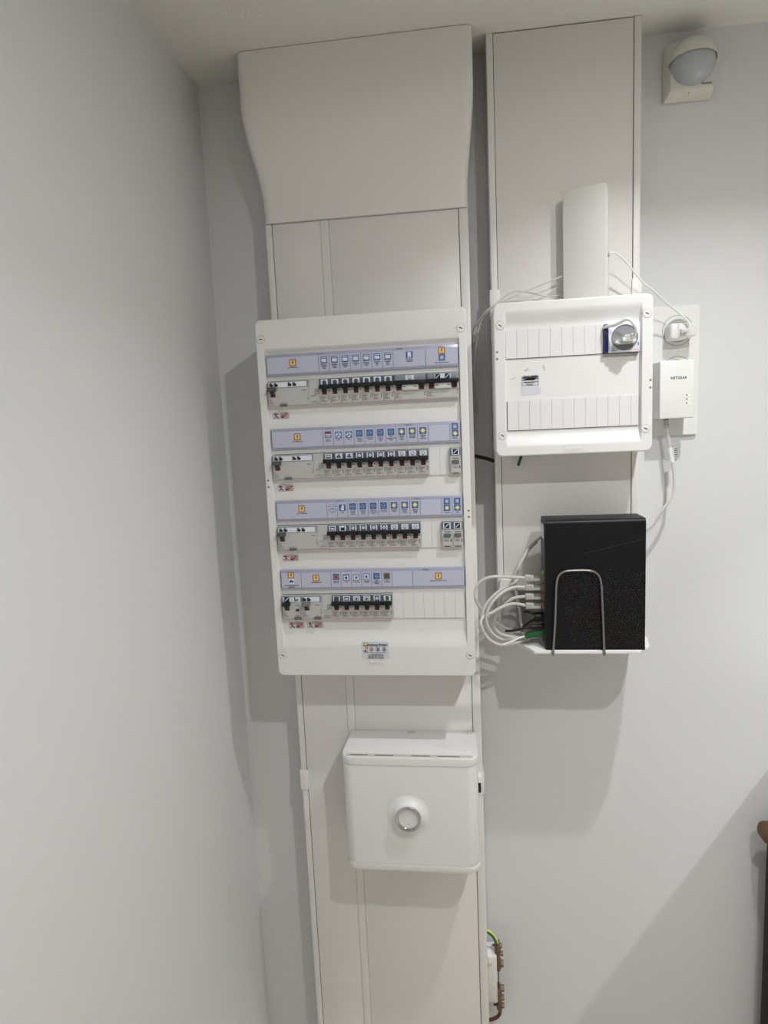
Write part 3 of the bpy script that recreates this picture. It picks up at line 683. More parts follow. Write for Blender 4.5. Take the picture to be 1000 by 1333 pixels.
rcd(0.036, 'toggle_mid', None, 'half-width grey RCD with grey toggle, second module of the bottom row', (MX0 + 0.036, FIELD, ROWZ[3]), [(0.0090, 'b_two')])
for row in range(4): joiner('plain grey module printed In=63 A left of the breakers in the %s' % RN[row], (MX0 + 4 * PITCH, FIELD, ROWZ[row]))
r0 = relay(); rs = [r0, copy_tree(r0), copy_tree(r0)]
for o, (row, slot, lb) in zip(rs, ((1, 17, 'single narrow relay with hatched symbol at the right end of the second row'), (2, 16, 'left one of the two hatched relays in the third row'), (2, 17, 'right one of the two hatched relays in the third row'))):
    o.location = (MX0 + slot * PITCH - 0.0006, FIELD, ROWZ[row] + 0.001); o['label'] = lb; o['group'] = 'latching relays'

# ------------------------------------------------------------------ small fuse board
SX0, SX1, SZ0, SZ1, SY = 0.3985, 0.6495, -0.2460, 0.0034, -0.139
SF = -0.1300
def rec_small(x, z):
    sx = smooth((x - 0.4155) / 0.003) * smooth((0.6325 - x) / 0.003)
    tz = smooth((-z - 0.0095) / 0.026) * (1 - smooth((-z - 0.2090) / 0.022))
    return 0.009 * sx * tz
sb = thing('fuse_board', 'small square white board with blank modules and a plugged-in socket', 'fuse board', (0.524, -0.0634, SZ0))
nx = [0.4155 + 0.0005 * i for i in range(7)] + [0.6295 + 0.0005 * i for i in range(7)]
nz = [-0.0095 - 0.0026 * i for i in range(11)] + [-0.2090 - 0.0022 * i for i in range(11)]
face_plate(SX0, SX1, SZ0, SZ1, 0.011, SY, -0.0634, rec_small, nx, nz, 0.0028).build('faceplate', 'board', sb, angle=40)
for x, z, a in ((0.4092, -0.0326, -25), (0.6392, -0.0280, -28), (0.4096, -0.2106, -25), (0.6385, -0.2092, -25)): screw(sb, x, z, SY, a)
for x, z in ((0.4035, -0.0745), (0.4035, -0.0855), (0.6455, -0.1320), (0.6455, -0.1440)):
    MB().ring(x, z, 0.0007, 0.0017, SY - 0.0003, 0, 12).build('moulding_mark', 'hole', sb)
def prow(z1, h, x0, xe):
    x = x0
    while x < xe - 0.001:
        e = min(x + PITCH, xe); blank(sb, x, e, z1 - h, z1, SF); x += PITCH
    slots(sb, x0, xe, z1 - h, z1, SF)
    MB().box(x0, xe, SF - 0.0004, SF + 0.002, z1 - h - 0.0009, z1 - h + 0.001).box(x0 - 0.0008, x0 + 0.0005, SF - 0.0004, SF + 0.002, z1 - h + 0.0005, z1 - 0.001).build('aperture_edge', 'seam', sb)
prow(-0.0400, 0.0455, 0.4180, 0.5736); prow(-0.1545, 0.0485, 0.4192, 0.6292)
text('legrand', 0.5250, SY - 0.0002, -0.2368, 0.0085, 'white', sb, ext=0.0005, bold=0.0002)  # embossed letters coloured whiter to stand in for their highlight
mk = MB()
for a, b_, c, d in ((0.5085, 0.5415, -0.2422, -0.2418), (0.5085, 0.5415, -0.2312, -0.2308), (0.5085, 0.5089, -0.2422, -0.2308), (0.5411, 0.5415, -0.2422, -0.2308)): mk.box(a, b_, SY - 0.0004, SY, c, d)
mk.build('mark_border', 'board', sb)
# notice sticker (its square code is left blank) and glue residue
ns = MB().prism([(0.4425, -0.1465), (0.4742, -0.1445), (0.4738, -0.1340), (0.4715, -0.1338), (0.4712, -0.1128), (0.4422, -0.1142)], SF - 0.0004, SF).build('notice_sticker', 'stickerwhite', sb)
m = MB(); y = SF - 0.0006
m.rect(0.4438, 0.4706, -0.1222, -0.1164, y, 0); m.rect(0.4444, 0.4700, -0.1217, -0.1180, y - .0001, 1)
m.rect(0.4438, 0.4706, -0.1304, -0.1242, y, 0); m.rect(0.4444, 0.4700, -0.1299, -0.1252, y - .0001, 1)
m.poly([(0.4446, -0.1216), (0.4640, -0.1216), (0.4705, -0.1150), (0.4600, -0.1150)], y - .0001, 2)
m.build('print', ['ink', 'stickerwhite', 'inkgrey'], ns)
text('Ne pas couvrir\nFichier de Tableau', 0.4568, y - .0003, -0.1170, 0.0036, 'ink', ns, maxw=0.0255, bold=0.00012)
text('Mesure des\ncircuits', 0.4560, y - .0003, -0.1270, 0.0034, 'ink', ns, maxw=0.0230, bold=0.00008)
MB().poly([(0.4465, -0.1050), (0.4540, -0.1020), (0.4560, -0.1050), (0.4495, -0.1075)], SF - 0.0002).poly([(0.4770, -0.0990), (0.4800, -0.0985), (0.4825, -0.1075), (0.4790, -0.1070)], SF - 0.0002).poly([(0.4250, -0.1180), (0.4345, -0.1155), (0.4340, -0.1175), (0.4260, -0.1195)], SF - 0.0002).build('glue_residue', 'residue', sb)

# modular socket and its plug
SK = thing('modular_socket', 'grey round modular socket with a navy side in the small board', 'socket', (0.601, SF, -0.087))
MB().box(0.5740, 0.6285, SF - 0.0100, SF + 0.02, -0.0862, -0.0405, 0.0006).build('body', 'labelwhite', SK)
MB().box(0.5738, 0.5800, SF - 0.0106, SF + 0.01, -0.0858, -0.0408, 0.0004).build('side_label', 'navy', SK)
MB().box(0.5740, 0.6285, SF - 0.0098, SF + 0.01, -0.0868, -0.0858).build('lower_edge', 'ink', SK)
cx, cz, yf = 0.6050, -0.0630, SF - 0.0100
MB().lathe([(0.0205, -0.0002), (0.0202, -0.0012), (0.0192, -0.0012), (0.0185, 0.0006), (0.0, 0.0007)], (cx, yf - 0.0003, cz), (0, 1, 0), 0, 40).build('round_recess', 'socketgrey', SK)
MB().rect(0.5815, 0.5820, -0.0835, -0.0765, yf - 0.0002).rect(0.6090, 0.6270, -0.0826, -0.0821, yf - 0.0002).build('red_line', 'redline', SK)
text('16A\nlegrand', 0.5838, yf - 0.0003, -0.0815, 0.0030, 'inkgrey', SK, align='LEFT', bold=0.00005)
MB().rect(0.6250, 0.6264, -0.0765, -0.0715, yf - 0.0003).build('terminal_mark', 'ink', SK)
pg = thing('mains_plug', 'white flat plug pushed into the grey modular socket with its looped cord', 'plug', (0.602, yf, -0.07))
MB().prism([(0.5870, -0.0700), (0.5905, -0.0660), (0.6000, -0.0640), (0.6040, -0.0600), (0.6100, -0.0600), (0.6180, -0.0650), (0.6195, -0.0705), (0.6140, -0.0740), (0.5915, -0.0740), (0.5870, -0.0720)], yf - 0.0150, yf - 0.0005).build('plug_body', 'plugwhite', pg)
MB().box(0.5960, 0.6130, yf - 0.0235, yf - 0.014, -0.0720, -0.0640, 0.0025).box(0.6080, 0.6150, yf - 0.026, yf - 0.016, -0.0690, -0.0600, 0.002).build('plug_grip', 'white', pg)
MB().tube([(0.6130, yf - 0.022, -0.0668), (0.6135, yf - 0.030, -0.0600), (0.6115, yf - 0.036, -0.0520), (0.6050, yf - 0.036, -0.0425), (0.5985, yf - 0.032, -0.0400), (0.5910, yf - 0.024, -0.0435), (0.5830, yf - 0.014, -0.0455), (0.5765, yf - 0.004, -0.0450), (0.5740, yf + 0.008, -0.0455)], 0.0026).build('cord', 'white', pg)

# ------------------------------------------------------------------ white upright device on the small board
a = R(24); L0 = Vector((0.5175, -0.0905, 0)); tx = Vector((math.cos(a), -math.sin(a), 0)); nb = Vector((math.sin(a), math.cos(a), 0))
dv = thing('network_terminal', 'slim white upright box standing turned on top of the small board', 'network box', (0.55, -0.1, SZ1))
xf = Matrix(((tx.x, nb.x, 0, L0.x), (tx.y, nb.y, 0, L0.y), (0, 0, 1, 0), (0, 0, 0, 1)))
MB().box(0, 0.0690, 0, 0.026, SZ1, 0.1815, 0.0015, xf=xf).build('shell', 'softwhite', dv)
MB().box(0.0688, 0.0696, 0.004, 0.022, 0.02, 0.172, 0.0003, xf=xf).build('side_panel', 'white', dv)
MB().box(0.0690, 0.0720, 0.010, 0.016, 0.0700, 0.0785, 0.0004, xf=xf).build('power_port', 'cable', dv)
CAB = {
 'power': [(0.5865, -0.113, 0.0745), (0.5978, -0.108, 0.0747), (0.616, -0.1, 0.0613), (0.643, -0.09, 0.0326), (0.6642, -0.08, 0.0172), (0.6887, -0.06, 0.002), (0.717, -0.05, -0.0183), (0.7297, -0.05, -0.0319), (0.7335, -0.049, -0.042), (0.7290, -0.048, -0.0476)],
 'ontA': [(0.530, -0.082, 0.0535), (0.5182, -0.085, 0.0499), (0.4764, -0.088, 0.0354), (0.4315, -0.092, 0.0197), (0.3930, -0.094, 0.002), (0.3782, -0.07, -0.0126), (0.3691, -0.05, -0.0208), (0.3670, -0.03, -0.0352), (0.3672, -0.004, -0.05)],
 'ontB': [(0.530, -0.072, 0.024), (0.5182, -0.075, 0.022), (0.4966, -0.075, 0.0197), (0.4646, -0.075, 0.0282), (0.4454, -0.075, 0.0321), (0.4256, -0.08, 0.0261), (0.3940, -0.085, 0.0010), (0.3808, -0.07, -0.0154), (0.3736, -0.06, -0.0463), (0.3685, -0.045, -0.083), (0.3680, -0.035, -0.1039), (0.3730, -0.02, -0.1378), (0.374, -0.004, -0.17)],
}
tag(MB().tube(CAB['power'], 0.0016).build('charger_cable', 'white'), 'thin white cord from the upright white box to the wall charger', 'cable')
tag(MB().tube(CAB['ontA'], 0.0014).build('white_cable', 'cable'), 'thin white cable going straight from the upright box down between the boards', 'cable')
tag(MB().tube(CAB['ontB'], 0.0014).build('white_cable', 'cable'), 'thin white cable arching over the small board and hanging between the boards', 'cable')
tag(MB().tube([(0.3645, -0.03, -0.2478), (0.3748, -0.03, -0.2505), (0.3874, -0.03, -0.2540), (0.4008, -0.03, -0.2590)], 0.0034).build('black_cable', 'blackcable'), 'short black cable bridging the two trunkings', 'cable')
g = thing('fibre_pigtail', 'dark green fibre plug with a thin white loop under the small board', 'cable', (0.44, -0.075, -0.27))
MB().box(-0.0025, 0.0025, -0.003, 0.003, -0.008, 0.014, 0.0006, xf=Matrix.Translation((0.4425, -0.075, -0.2585)) @ Matrix.Rotation(R(18), 4, 'Y')).build('plug', 'green', g)
MB().tube([(0.4290, -0.075, -0.2445), (0.4250, -0.075, -0.2580), (0.4235, -0.075, -0.2665), (0.4282, -0.075, -0.2735), (0.4345, -0.075, -0.2700), (0.4395, -0.075, -0.2660)], 0.0008).build('strand', 'white', g)

# ------------------------------------------------------------------ wall socket plate, charger, powerline adapter
pl = thing('wall_socket', 'white vertical multi-gang wall socket plate right of the small board', 'socket', (0.724, 0, -0.225))
MB().prism(rrect(0.6800, 0.7640, -0.2250, 0.0015, 0.004), -0.0085, 0).build('plate', 'socketplate', pl)
for k in range(2):
    cz = -0.0415 - 0.071 * k
    MB().ring(0.7275, cz, 0.0258, 0.0264, -0.0087, 0, 48).build('insert_rim', 'inkgrey', pl)
    wl = MB().lathe([(0.0200, -0.0001), (0.0196, 0.0006), (0.0, 0.0010)], (0.7275, -0.0098, cz), (0, 1, 0), 0, 36).build('socket_well', 'sockethole', pl)
ch = thing('usb_charger', 'small white charger plugged into the top of the wall socket', 'charger', (0.72, -0.0098, -0.06))
MB().box(0.7050, 0.7340, -0.0420, -0.0088, -0.0600, -0.0330, 0.0040, seg=3).build('charger_body', 'white', ch)
MB().box(0.7170, 0.7480, -0.0440, -0.0300, -0.0560, -0.0335, 0.0025).build('charger_front', 'softwhite', ch)
MB().box(0.7200, 0.7300, -0.0520, -0.0420, -0.0520, -0.0440, 0.0015).box(0.7225, 0.7275, -0.0540, -0.0500, -0.0505, -0.0455, 0.0012).build('usb_plug', 'plugwhite', ch)

na = thing('powerline_adapter', 'white powerline adapter plugged in below the charger', 'network adapter', (0.7115, -0.0098, -0.195))
MB().box(0.6838, 0.7402, -0.0580, -0.0110, -0.1955, -0.0970, 0.0022, seg=3).build('case', 'white', na)
text('NETGEAR', 0.7146, -0.0583, -0.1268, 0.0058, 'ink', na, bold=0.00016, sp=1.22, maxw=0.0265)
for k in range(3):
    z = -0.1565 - 0.0068 * k
    MB().box(0.7316, 0.7336, -0.0583, -0.0575, z - 0.0009, z + 0.0009).build('indicator_light', 'led', na)
    MB().ring(0.7284, z, 0.0004, 0.0013, -0.0582, 0, 10).build('indicator_mark', 'inkgrey', na)
MB().box(0.6975, 0.7045, -0.0400, -0.0250, -0.1975, -0.1950).build('network_port', 'testbutton', na)
MB().box(0.7400, 0.7412, -0.0260, -0.0160, -0.1610, -0.1530).build('side_button', 'toggle_mid', na)

# ------------------------------------------------------------------ ethernet cable from the adapter, behind the router and down to the left
eth = [(0.7035, -0.032, -0.214), (0.7062, -0.032, -0.2267), (0.7098, -0.032, -0.25), (0.7141, -0.035, -0.2772), (0.7155, -0.04, -0.2975), (0.713, -0.045, -0.3243), (0.7, -0.05, -0.3467), (0.6792, -0.055, -0.3689), (0.6556, -0.07, -0.3879), (0.5776, -0.08, -0.398), (0.5109, -0.085, -0.3845), (0.479, -0.085, -0.392), (0.4573, -0.085, -0.4123), (0.4375, -0.097, -0.4416), (0.429, -0.097, -0.4682), (0.4325, -0.097, -0.4979), (0.4375, -0.097, -0.5265), (0.4402, -0.1, -0.5519), (0.4560, -0.1, -0.5676)]
e = thing('ethernet_cable', 'grey network cable from the powerline adapter passing behind the black router', 'cable', (0.70, -0.032, -0.21))
MB().tube(eth, 0.0029).build('lead', 'cable', e)
xf = Matrix.Translation((0.7022, -0.032, -0.2045)) @ Matrix.Rotation(R(-9), 4, 'Y')
MB().box(-0.0045, 0.0045, -0.004, 0.004, -0.0075, 0.0035, 0.0012, xf=xf).box(-0.0040, 0.0040, -0.0035, 0.0035, 0.0030, 0.0090, 0.0003, xf=xf).build('plug_boot', 'cable', e)
for k in range(3):
    MB().box(-0.0042, -0.0006, -0.0045, -0.0036, -0.0062 + 0.0034 * k, -0.0046 + 0.0034 * k, xf=xf).box(0.0006, 0.0042, -0.0045, -0.0036, -0.0062 + 0.0034 * k, -0.0046 + 0.0034 * k, xf=xf).build('boot_rib', 'cablegrey', e)
tg = MB().tube([(0.7095, -0.032, -0.247), (0.7112, -0.0325, -0.260), (0.7132, -0.034, -0.273)], 0.0034).build('tag_sleeve', 'white', e)
MB().prism([(0.7125, -0.2490), (0.7175, -0.2462), (0.7192, -0.2460), (0.7222, -0.2560), (0.7228, -0.2640), (0.7200, -0.2720), (0.7155, -0.2745)], -0.0345, -0.0335).build('tag_flag', 'stickerwhite', e)
m = MB()
for k in range(7): m.rect(0.7160 + 0.0004 * k, 0.7205 + (0.0016 if k < 5 else 0.0004), -0.2490 - 0.0033 * k - 0.0009, -0.2490 - 0.0033 * k + 0.0006, -0.0347)
m.build('tag_print', 'ink', e)
MB().tube([(0.4690, -0.0855, -0.4010), (0.4600, -0.0855, -0.4095), (0.4560, -0.0855, -0.4135)], 0.0033).build('tag_sleeve', 'cablegrey', e)
MB().box(-0.003, 0.003, -0.004, 0.004, -0.0035, 0.0035, 0.0008, xf=Matrix.Translation((0.4375, -0.100, -0.4490)) @ Matrix.Rotation(R(35), 4, 'Y')).build('cable_clip', 'cablegrey', e)

# ------------------------------------------------------------------ fibre wall outlet behind the router
fo = thing('fibre_outlet', 'grey-white fibre outlet box on the trunking left of the router', 'outlet', (0.44, -0.0612, -0.56))
MB().prism(rrect(0.4030, 0.4780, -0.5600, -0.4720, 0.008), -0.083, -0.0612).build('box', 'softwhite', fo)
MB().prism(rrect(0.4055, 0.4750, -0.5570, -0.4900, 0.010), -0.090, -0.082).build('lid', 'sockethole', fo)  # grey colour stands in for the shadow on the outlet's front
MB().box(0.4110, 0.4200, -0.0912, -0.0885, -0.5130, -0.5095, 0.0008).build('latch', 'inkgrey', fo)

# ------------------------------------------------------------------ router shelf with wire clip
RX0, RX1, RYF, RYB, RZ0, RZ1 = 0.4742, 0.6350, -0.160, -0.104, -0.5745, -0.3530
sh = thing('router_shelf', 'white wall shelf holding the black router', 'shelf', (0.55, 0, -0.60))
MB().prismz([(0.4260, -0.004), (0.4300, -0.118), (0.4540, -0.1640), (0.6270, -0.1640), (0.6480, -0.140), (0.6560, -0.100), (0.6560, -0.004)], RZ0 - 0.0062, RZ0 - 0.0002, r=0.0012).build('tray', 'white', sh)
MB().box(0.4700, 0.6500, -0.0100, -0.004, RZ0 - 0.0022, RZ0 + 0.016, 0.001).build('back_rim', 'white', sh)
MB().prism([(0.6500, -0.5750), (0.6545, -0.5750), (0.6560, -0.5650), (0.6500, -0.5330)], -0.09, -0.064).build('side_lug', 'white', sh)
wc = thing('wire_clip', 'bent grey metal wire loop holding the router from the front', 'wire clip', (0.525, -0.168, -0.58))
W = [(0.4850, -0.1645, -0.5830), (0.4856, -0.1660, -0.5680), (0.4885, -0.1665, -0.5250), (0.4905, -0.1668, -0.4750), (0.4912, -0.1668, -0.4600), (0.4945, -0.1668, -0.4460), (0.5020, -0.1668, -0.4385), (0.5140, -0.1668, -0.4362), (0.5400, -0.1668, -0.4362), (0.5520, -0.1668, -0.4390), (0.5600, -0.1668, -0.4465), (0.5632, -0.1668, -0.4600), (0.5642, -0.1668, -0.4750), (0.5662, -0.1665, -0.5250), (0.5680, -0.1660, -0.5680), (0.5690, -0.1645, -0.5830)]
MB().tube(W, 0.0018, n=10, sub=4).build('wire', 'wire', wc)
for x in (0.4850, 0.5690):
    MB().box(x - 0.0032, x + 0.0020, -0.1665, -0.1640, -0.5810, -0.5765, 0.0006).build('hook', 'wire', wc)

# ------------------------------------------------------------------ router
rt = thing('router', 'black router box with perforated lower front, standing on the shelf', 'router', (0.555, -0.13, RZ0))
mb = MB()
prof = [(RYB, RZ0), (RYF, RZ0)]
for i in range(6): q = R(90 * i / 5); prof.append((RYF + 0.006 - 0.006 * math.cos(q), RZ1 - 0.006 + 0.006 * math.sin(q)))
prof += [(RYB, RZ1)]
mb.prismx(prof, RX0 + 0.0005, RX1); mb.build('case', 'router', rt)
MB().box(RX0 - 0.0004, RX0 + 0.001, RYF + 0.006, RYB - 0.001, RZ0 + 0.004, RZ1 - 0.006, 0.0004).build('port_panel', 'router_side', rt)
MB().box(RX0 - 0.0007, RX0, RYF + 0.012, RYB - 0.006, -0.3860, -0.3620).build('rating_label', 'stickerwhite', rt)
MB().box(RX0, RX0 + 0.0042, RYF - 0.0004, RYF + 0.02, RZ0 - 0.0001, RZ0 + 0.004).box(RX1 - 0.0042, RX1, RYF - 0.0010, RYF + 0.02, RZ0 - 0.0001, RZ0 + 0.005).build('foot', 'black', rt)
rib = MB(); rib.prism([(0.5350, -0.4100), (0.6350, -0.3868), (0.6350, -0.3863), (0.5350, -0.4095)], RYF - 0.0003, RYF + 0.001); rib.build('crease', 'routerpale', rt)
m = MB(); k = 0; z = -0.4370
while z > -0.5690:
    x = 0.5010 + (0.0170 * max(0, (-z - 0.470)) / 0.10) + (0.0023 if k % 2 else 0)
    while x < 0.6330:
        m.poly([(x - .0015, z), (x - .0008, z + .0012), (x + .0008, z + .0012), (x + .0015, z), (x + .0008, z - .0012), (x - .0008, z - .0012)], RYF - 0.0002, 0)
        m.poly([(x - .0008, z - .0012), (x + .0008, z - .0012), (x + .0006, z - .0017), (x - .0006, z - .0017)], RYF - 0.0003, 1)  # pale dash below each hole, a highlight put into the colour
        x += 0.0046
    z -= 0.0038; k += 1
o = m.build('perforation', ['routerhole', 'routerpale'], rt); o['kind'] = 'stuff'
PY = -0.130
for z in (-0.4563, -0.4726, -0.4889, -0.5053):
    MB().box(RX0 - 0.0016, RX0, PY - 0.0075, PY + 0.0075, z - 0.0066, z + 0.0066, 0.0003).build('network_port', 'gold', rt)
MB().box(RX0 - 0.0012, RX0 + 0.0001, PY - 0.004, PY + 0.004, -0.4485, -0.4450).build('status_light', 'ledgreen', rt)
MB().cyl((RX0 - 0.0012, PY - 0.002, -0.5250), (RX0 + 0.0005, PY - 0.002, -0.5250), 0.006, n=18).build('coax_port', 'black', rt)

# patch leads
def lead(pts, z, label, mname, r=0.0027):
    t = thing('patch_cable', label, 'cable', (0.46, PY, z), 'network patch cables left of the router')
    P0 = (0.4450, PY, z)
    MB().tube([(0.4490, PY, z), P0] + pts, r).build('lead', mname, t)
    bt = MB().box(0.4440, 0.4585, PY - 0.0052, PY + 0.0052, z - 0.0050, z + 0.0050, 0.0014).build('plug_boot', 'cable', t)
    for k in range(3):
        MB().box(0.4455 + 0.0034 * k, 0.4470 + 0.0034 * k, PY - 0.0058, PY - 0.0050, z - 0.0040, z + 0.0040).build('boot_rib', 'cablegrey', bt)
    MB().box(0.4580, RX0 - 0.0006, PY - 0.0048, PY + 0.0048, z - 0.0043, z + 0.0043, 0.0004).build('clear_plug', 'clear', t)
    MB().box(0.4570, 0.4690, PY - 0.0066, PY - 0.0046, z - 0.0042, z + 0.0006, 0.0004).build('plug_latch', 'cable', t)
    return t
lead([(0.4132, -0.125, -0.4552), (0.3868, -0.125, -0.4548), (0.3681, -0.125, -0.4627), (0.3577, -0.125, -0.4791), (0.3593, -0.125, -0.4958), (0.3696, -0.12, -0.5169), (0.3831, -0.11, -0.5341), (0.402, -0.105, -0.5486), (0.4184, -0.1, -0.5589), (0.4535, -0.108, -0.5660)], -0.4563, 'grey patch cable in the topmost router port, looping widest to the left', 'cable')
lead([(0.423, -0.13, -0.4732), (0.4012, -0.14, -0.4812), (0.3836, -0.145, -0.4986), (0.3752, -0.145, -0.5218), (0.3802, -0.14, -0.5441), (0.3946, -0.135, -0.5611), (0.4133, -0.13, -0.5670), (0.4377, -0.125, -0.5647), (0.4647, -0.12, -0.5660)], -0.4726, 'grey patch cable in the second router port from the top', 'cable')
lead([(0.423, -0.125, -0.4938), (0.4072, -0.12, -0.5075), (0.3951, -0.115, -0.5256), (0.3895, -0.11, -0.5469), (0.3987, -0.11, -0.5612), (0.4188, -0.11, -0.5684), (0.4462, -0.112, -0.5700)], -0.4889, 'grey patch cable in the third router port from the top', 'cable')
lead([(0.4228, -0.125, -0.5034), (0.4013, -0.13, -0.5087), (0.385, -0.135, -0.5167), (0.3716, -0.142, -0.5197), (0.3659, -0.15, -0.5302), (0.3707, -0.15, -0.5465), (0.3837, -0.147, -0.5635), (0.4036, -0.142, -0.5723), (0.4265, -0.132, -0.5713), (0.4509, -0.125, -0.5665)], -0.5053, 'grey patch cable in the lowest router port', 'cable')
tag(MB().tube([(0.4360, -0.098, -0.4660), (0.4242, -0.115, -0.4702), (0.3998, -0.122, -0.4810), (0.3792, -0.130, -0.4988), (0.3692, -0.134, -0.5208), (0.3726, -0.134, -0.5445), (0.3911, -0.128, -0.5631), (0.4139, -0.122, -0.5720), (0.4452, -0.116, -0.5710)], 0.0026).build('white_cable', 'cable'), 'coiled grey cable without a plug among the patch cables', 'cable')
fb = thing('fibre_lead', 'green fibre plug with a thin white tail at the bottom of the router', 'cable', (0.45, -0.14, -0.555))
MB().box(-0.0165, 0.0165, -0.0045, 0.0045, -0.0040, 0.0040, 0.0008, xf=Matrix.Translation((0.4570, -0.140, -0.5530)) @ Matrix.Rotation(R(-13), 4, 'Y')).build('plug', 'green', fb)
m = MB()
for k in range(6): m.box(0.4425 + 0.0022 * k, 0.4436 + 0.0022 * k, -0.1450, -0.1440, -0.5580 + 0.0005 * k, -0.5535 + 0.0005 * k)
m.build('grip_rib', 'earthgreen', fb)
MB().tube([(0.4440, -0.14, -0.5560), (0.4324, -0.142, -0.5590), (0.4189, -0.146, -0.5640), (0.4020, -0.150, -0.5690)], 0.0016).build('tail', 'white', fb)
pw = thing('power_lead', 'black power lead and barrel plug at the lower left of the router', 'cable', (0.46, -0.14, -0.54))
MB().cyl((0.4520, -0.140, -0.5405), (RX0 - 0.0005, -0.140, -0.5392), 0.0042, n=14).build('barrel_plug', 'blackcable', pw)
MB().tube([(0.4530, -0.14, -0.5404), (0.4440, -0.14, -0.5418), (0.434, -0.14, -0.5444), (0.4200, -0.14, -0.5472), (0.4077, -0.138, -0.5484)], 0.0021).build('cord', 'blackcable', pw)
cb = thing('coax_plug', 'round black plug and cord above the power lead on the router', 'plug', (0.465, PY, -0.525))
MB().cyl((0.4590, PY - 0.002, -0.5250), (RX0 - 0.0013, PY - 0.002, -0.5250), 0.0082, n=20).build('plug', 'black', cb)
MB().tube([(0.4600, PY - 0.001, -0.5210), (0.4500, PY, -0.5170), (0.4420, PY + 0.006, -0.5180)], 0.0022).tube([(0.4600, PY - 0.001, -0.5290), (0.4500, PY, -0.5350), (0.4380, PY, -0.5440)], 0.0020).build('cord', 'blackcable', cb)

# ------------------------------------------------------------------ white box with chrome knob
CX0, CX1, CZT, CZB, CYF = 0.1095, 0.3545, -0.7725, -0.9910, -0.1665
def plan(inset=0.0, r=0.020):
    x0, x1, yf = CX0 + inset, CX1 - inset, CYF + inset
    pts = [(x0, GY - 0.0014)]
    for i in range(8): q = R(180 + 90 * i / 7); pts.append((x0 + r + r * math.cos(q), yf + r + r * math.sin(q)))
    for i in range(8): q = R(270 + 90 * i / 7); pts.append((x1 - r + r * math.cos(q), yf + r + r * math.sin(q)))
    pts.append((x1, GY - 0.0014))
    return pts
bx = thing('meter_box', 'white rounded box with a chrome ringed window below the large fuse board', 'meter box', (0.232, -0.06, CZB))
MB().prismz(plan(0.0008), CZB + 0.0125, CZT - 0.0150, r=0.0008).build('front_cover', 'white', bx)
MB().prismz(plan(0.0), CZB, CZB + 0.0120, r=0.0030).build('base_band', 'softwhite', bx)
cap = MB(); cap.prismz(plan(0.0), CZT - 0.0145, CZT, r=0.0026); cap = cap.build('lid', 'white', bx)
ge = MB()                                            # groove along the front of the lid
gpts = []
for i in range(9): q = R(90 + 180 * i / 8); gpts.append((CX0 + 0.0130 + 0.0045 * math.cos(q), -0.1565 + 0.0045 * math.sin(q)))
for i in range(9): q = R(-90 + 180 * i / 8); gpts.append((CX1 - 0.0130 + 0.0045 * math.cos(q), -0.1565 + 0.0045 * math.sin(q)))
ge.prismz(gpts, CZT - 0.0002, CZT + 0.0003).build('groove', 'residue', cap)
m = MB()
for x0, x1 in ((0.126, 0.158), (0.170, 0.204), (0.236, 0.270), (0.283, 0.322)): m.box(x0, x1, -0.1585, -0.1560, CZT, CZT + 0.0006)
m.build('vent_slot', 'vent', cap)
MB().box(0.2230, 0.2380, -0.0740, -0.0650, CZT - 0.001, CZT + 0.0012, 0.0004).box(0.3360, 0.3385, -0.0720, -0.0680, CZT, CZT + 0.001).box(0.3420, 0.3445, -0.0720, -0.0680, CZT, CZT + 0.001).build('latch', 'residue', cap)
kc = (0.2290, CYF, -0.8800)
MB().lathe([(0.0385, 0.0001), (0.0355, 0.0005), (0.0320, 0.0018), (0.0288, 0.0042), (0.0262, 0.0075), (0.0247, 0.0105), (0.0238, 0.0120), (0.0150, 0.0121)], kc, (0, -1, 0.0), 0, 48).build('cone', 'white', bx)
MB().lathe([(0.0232, 0.0118), (0.0234, 0.0145), (0.0228, 0.0160), (0.0216, 0.0166), (0.0192, 0.0160), (0.0180, 0.0140), (0.0168, 0.0090), (0.0150, 0.0070)], kc, (0, -1, 0), 0, 48).build('chrome_ring', 'chrome', bx)
bowl = MB().lathe([(0.0172, 0.0120), (0.0150, 0.0080), (0.0100, 0.0045), (0.0, 0.0034)], kc, (0, -1, 0), 0, 40).build('window_bowl', 'softwhite', bx)
MB().lathe([(0.0, 0.0036), (0.0050, 0.0052), (0.0026, 0.0086), (0.0, 0.0094)], (kc[0] - 0.002, kc[1], kc[2] + 0.001), (0, -1, 0), 0, 20).build('lamp_tip', 'white', bowl)
MB().lathe([(0.0176, 0.0116), (0.0110, 0.0128), (0.0, 0.0132)], kc, (0, -1, 0), 0, 40).build('window_glass', 'glass', bx)
MB().box(CX1 - 0.0004, CX1 + 0.0065, -0.1080, -0.0900, -0.8780, -0.8380, 0.0012).build('side_catch', 'white', bx)
MB().box(CX1 + 0.0000, CX1 + 0.0050, -0.1086, -0.0980, -0.8690, -0.8500).build('catch_slot', 'ink', bx)

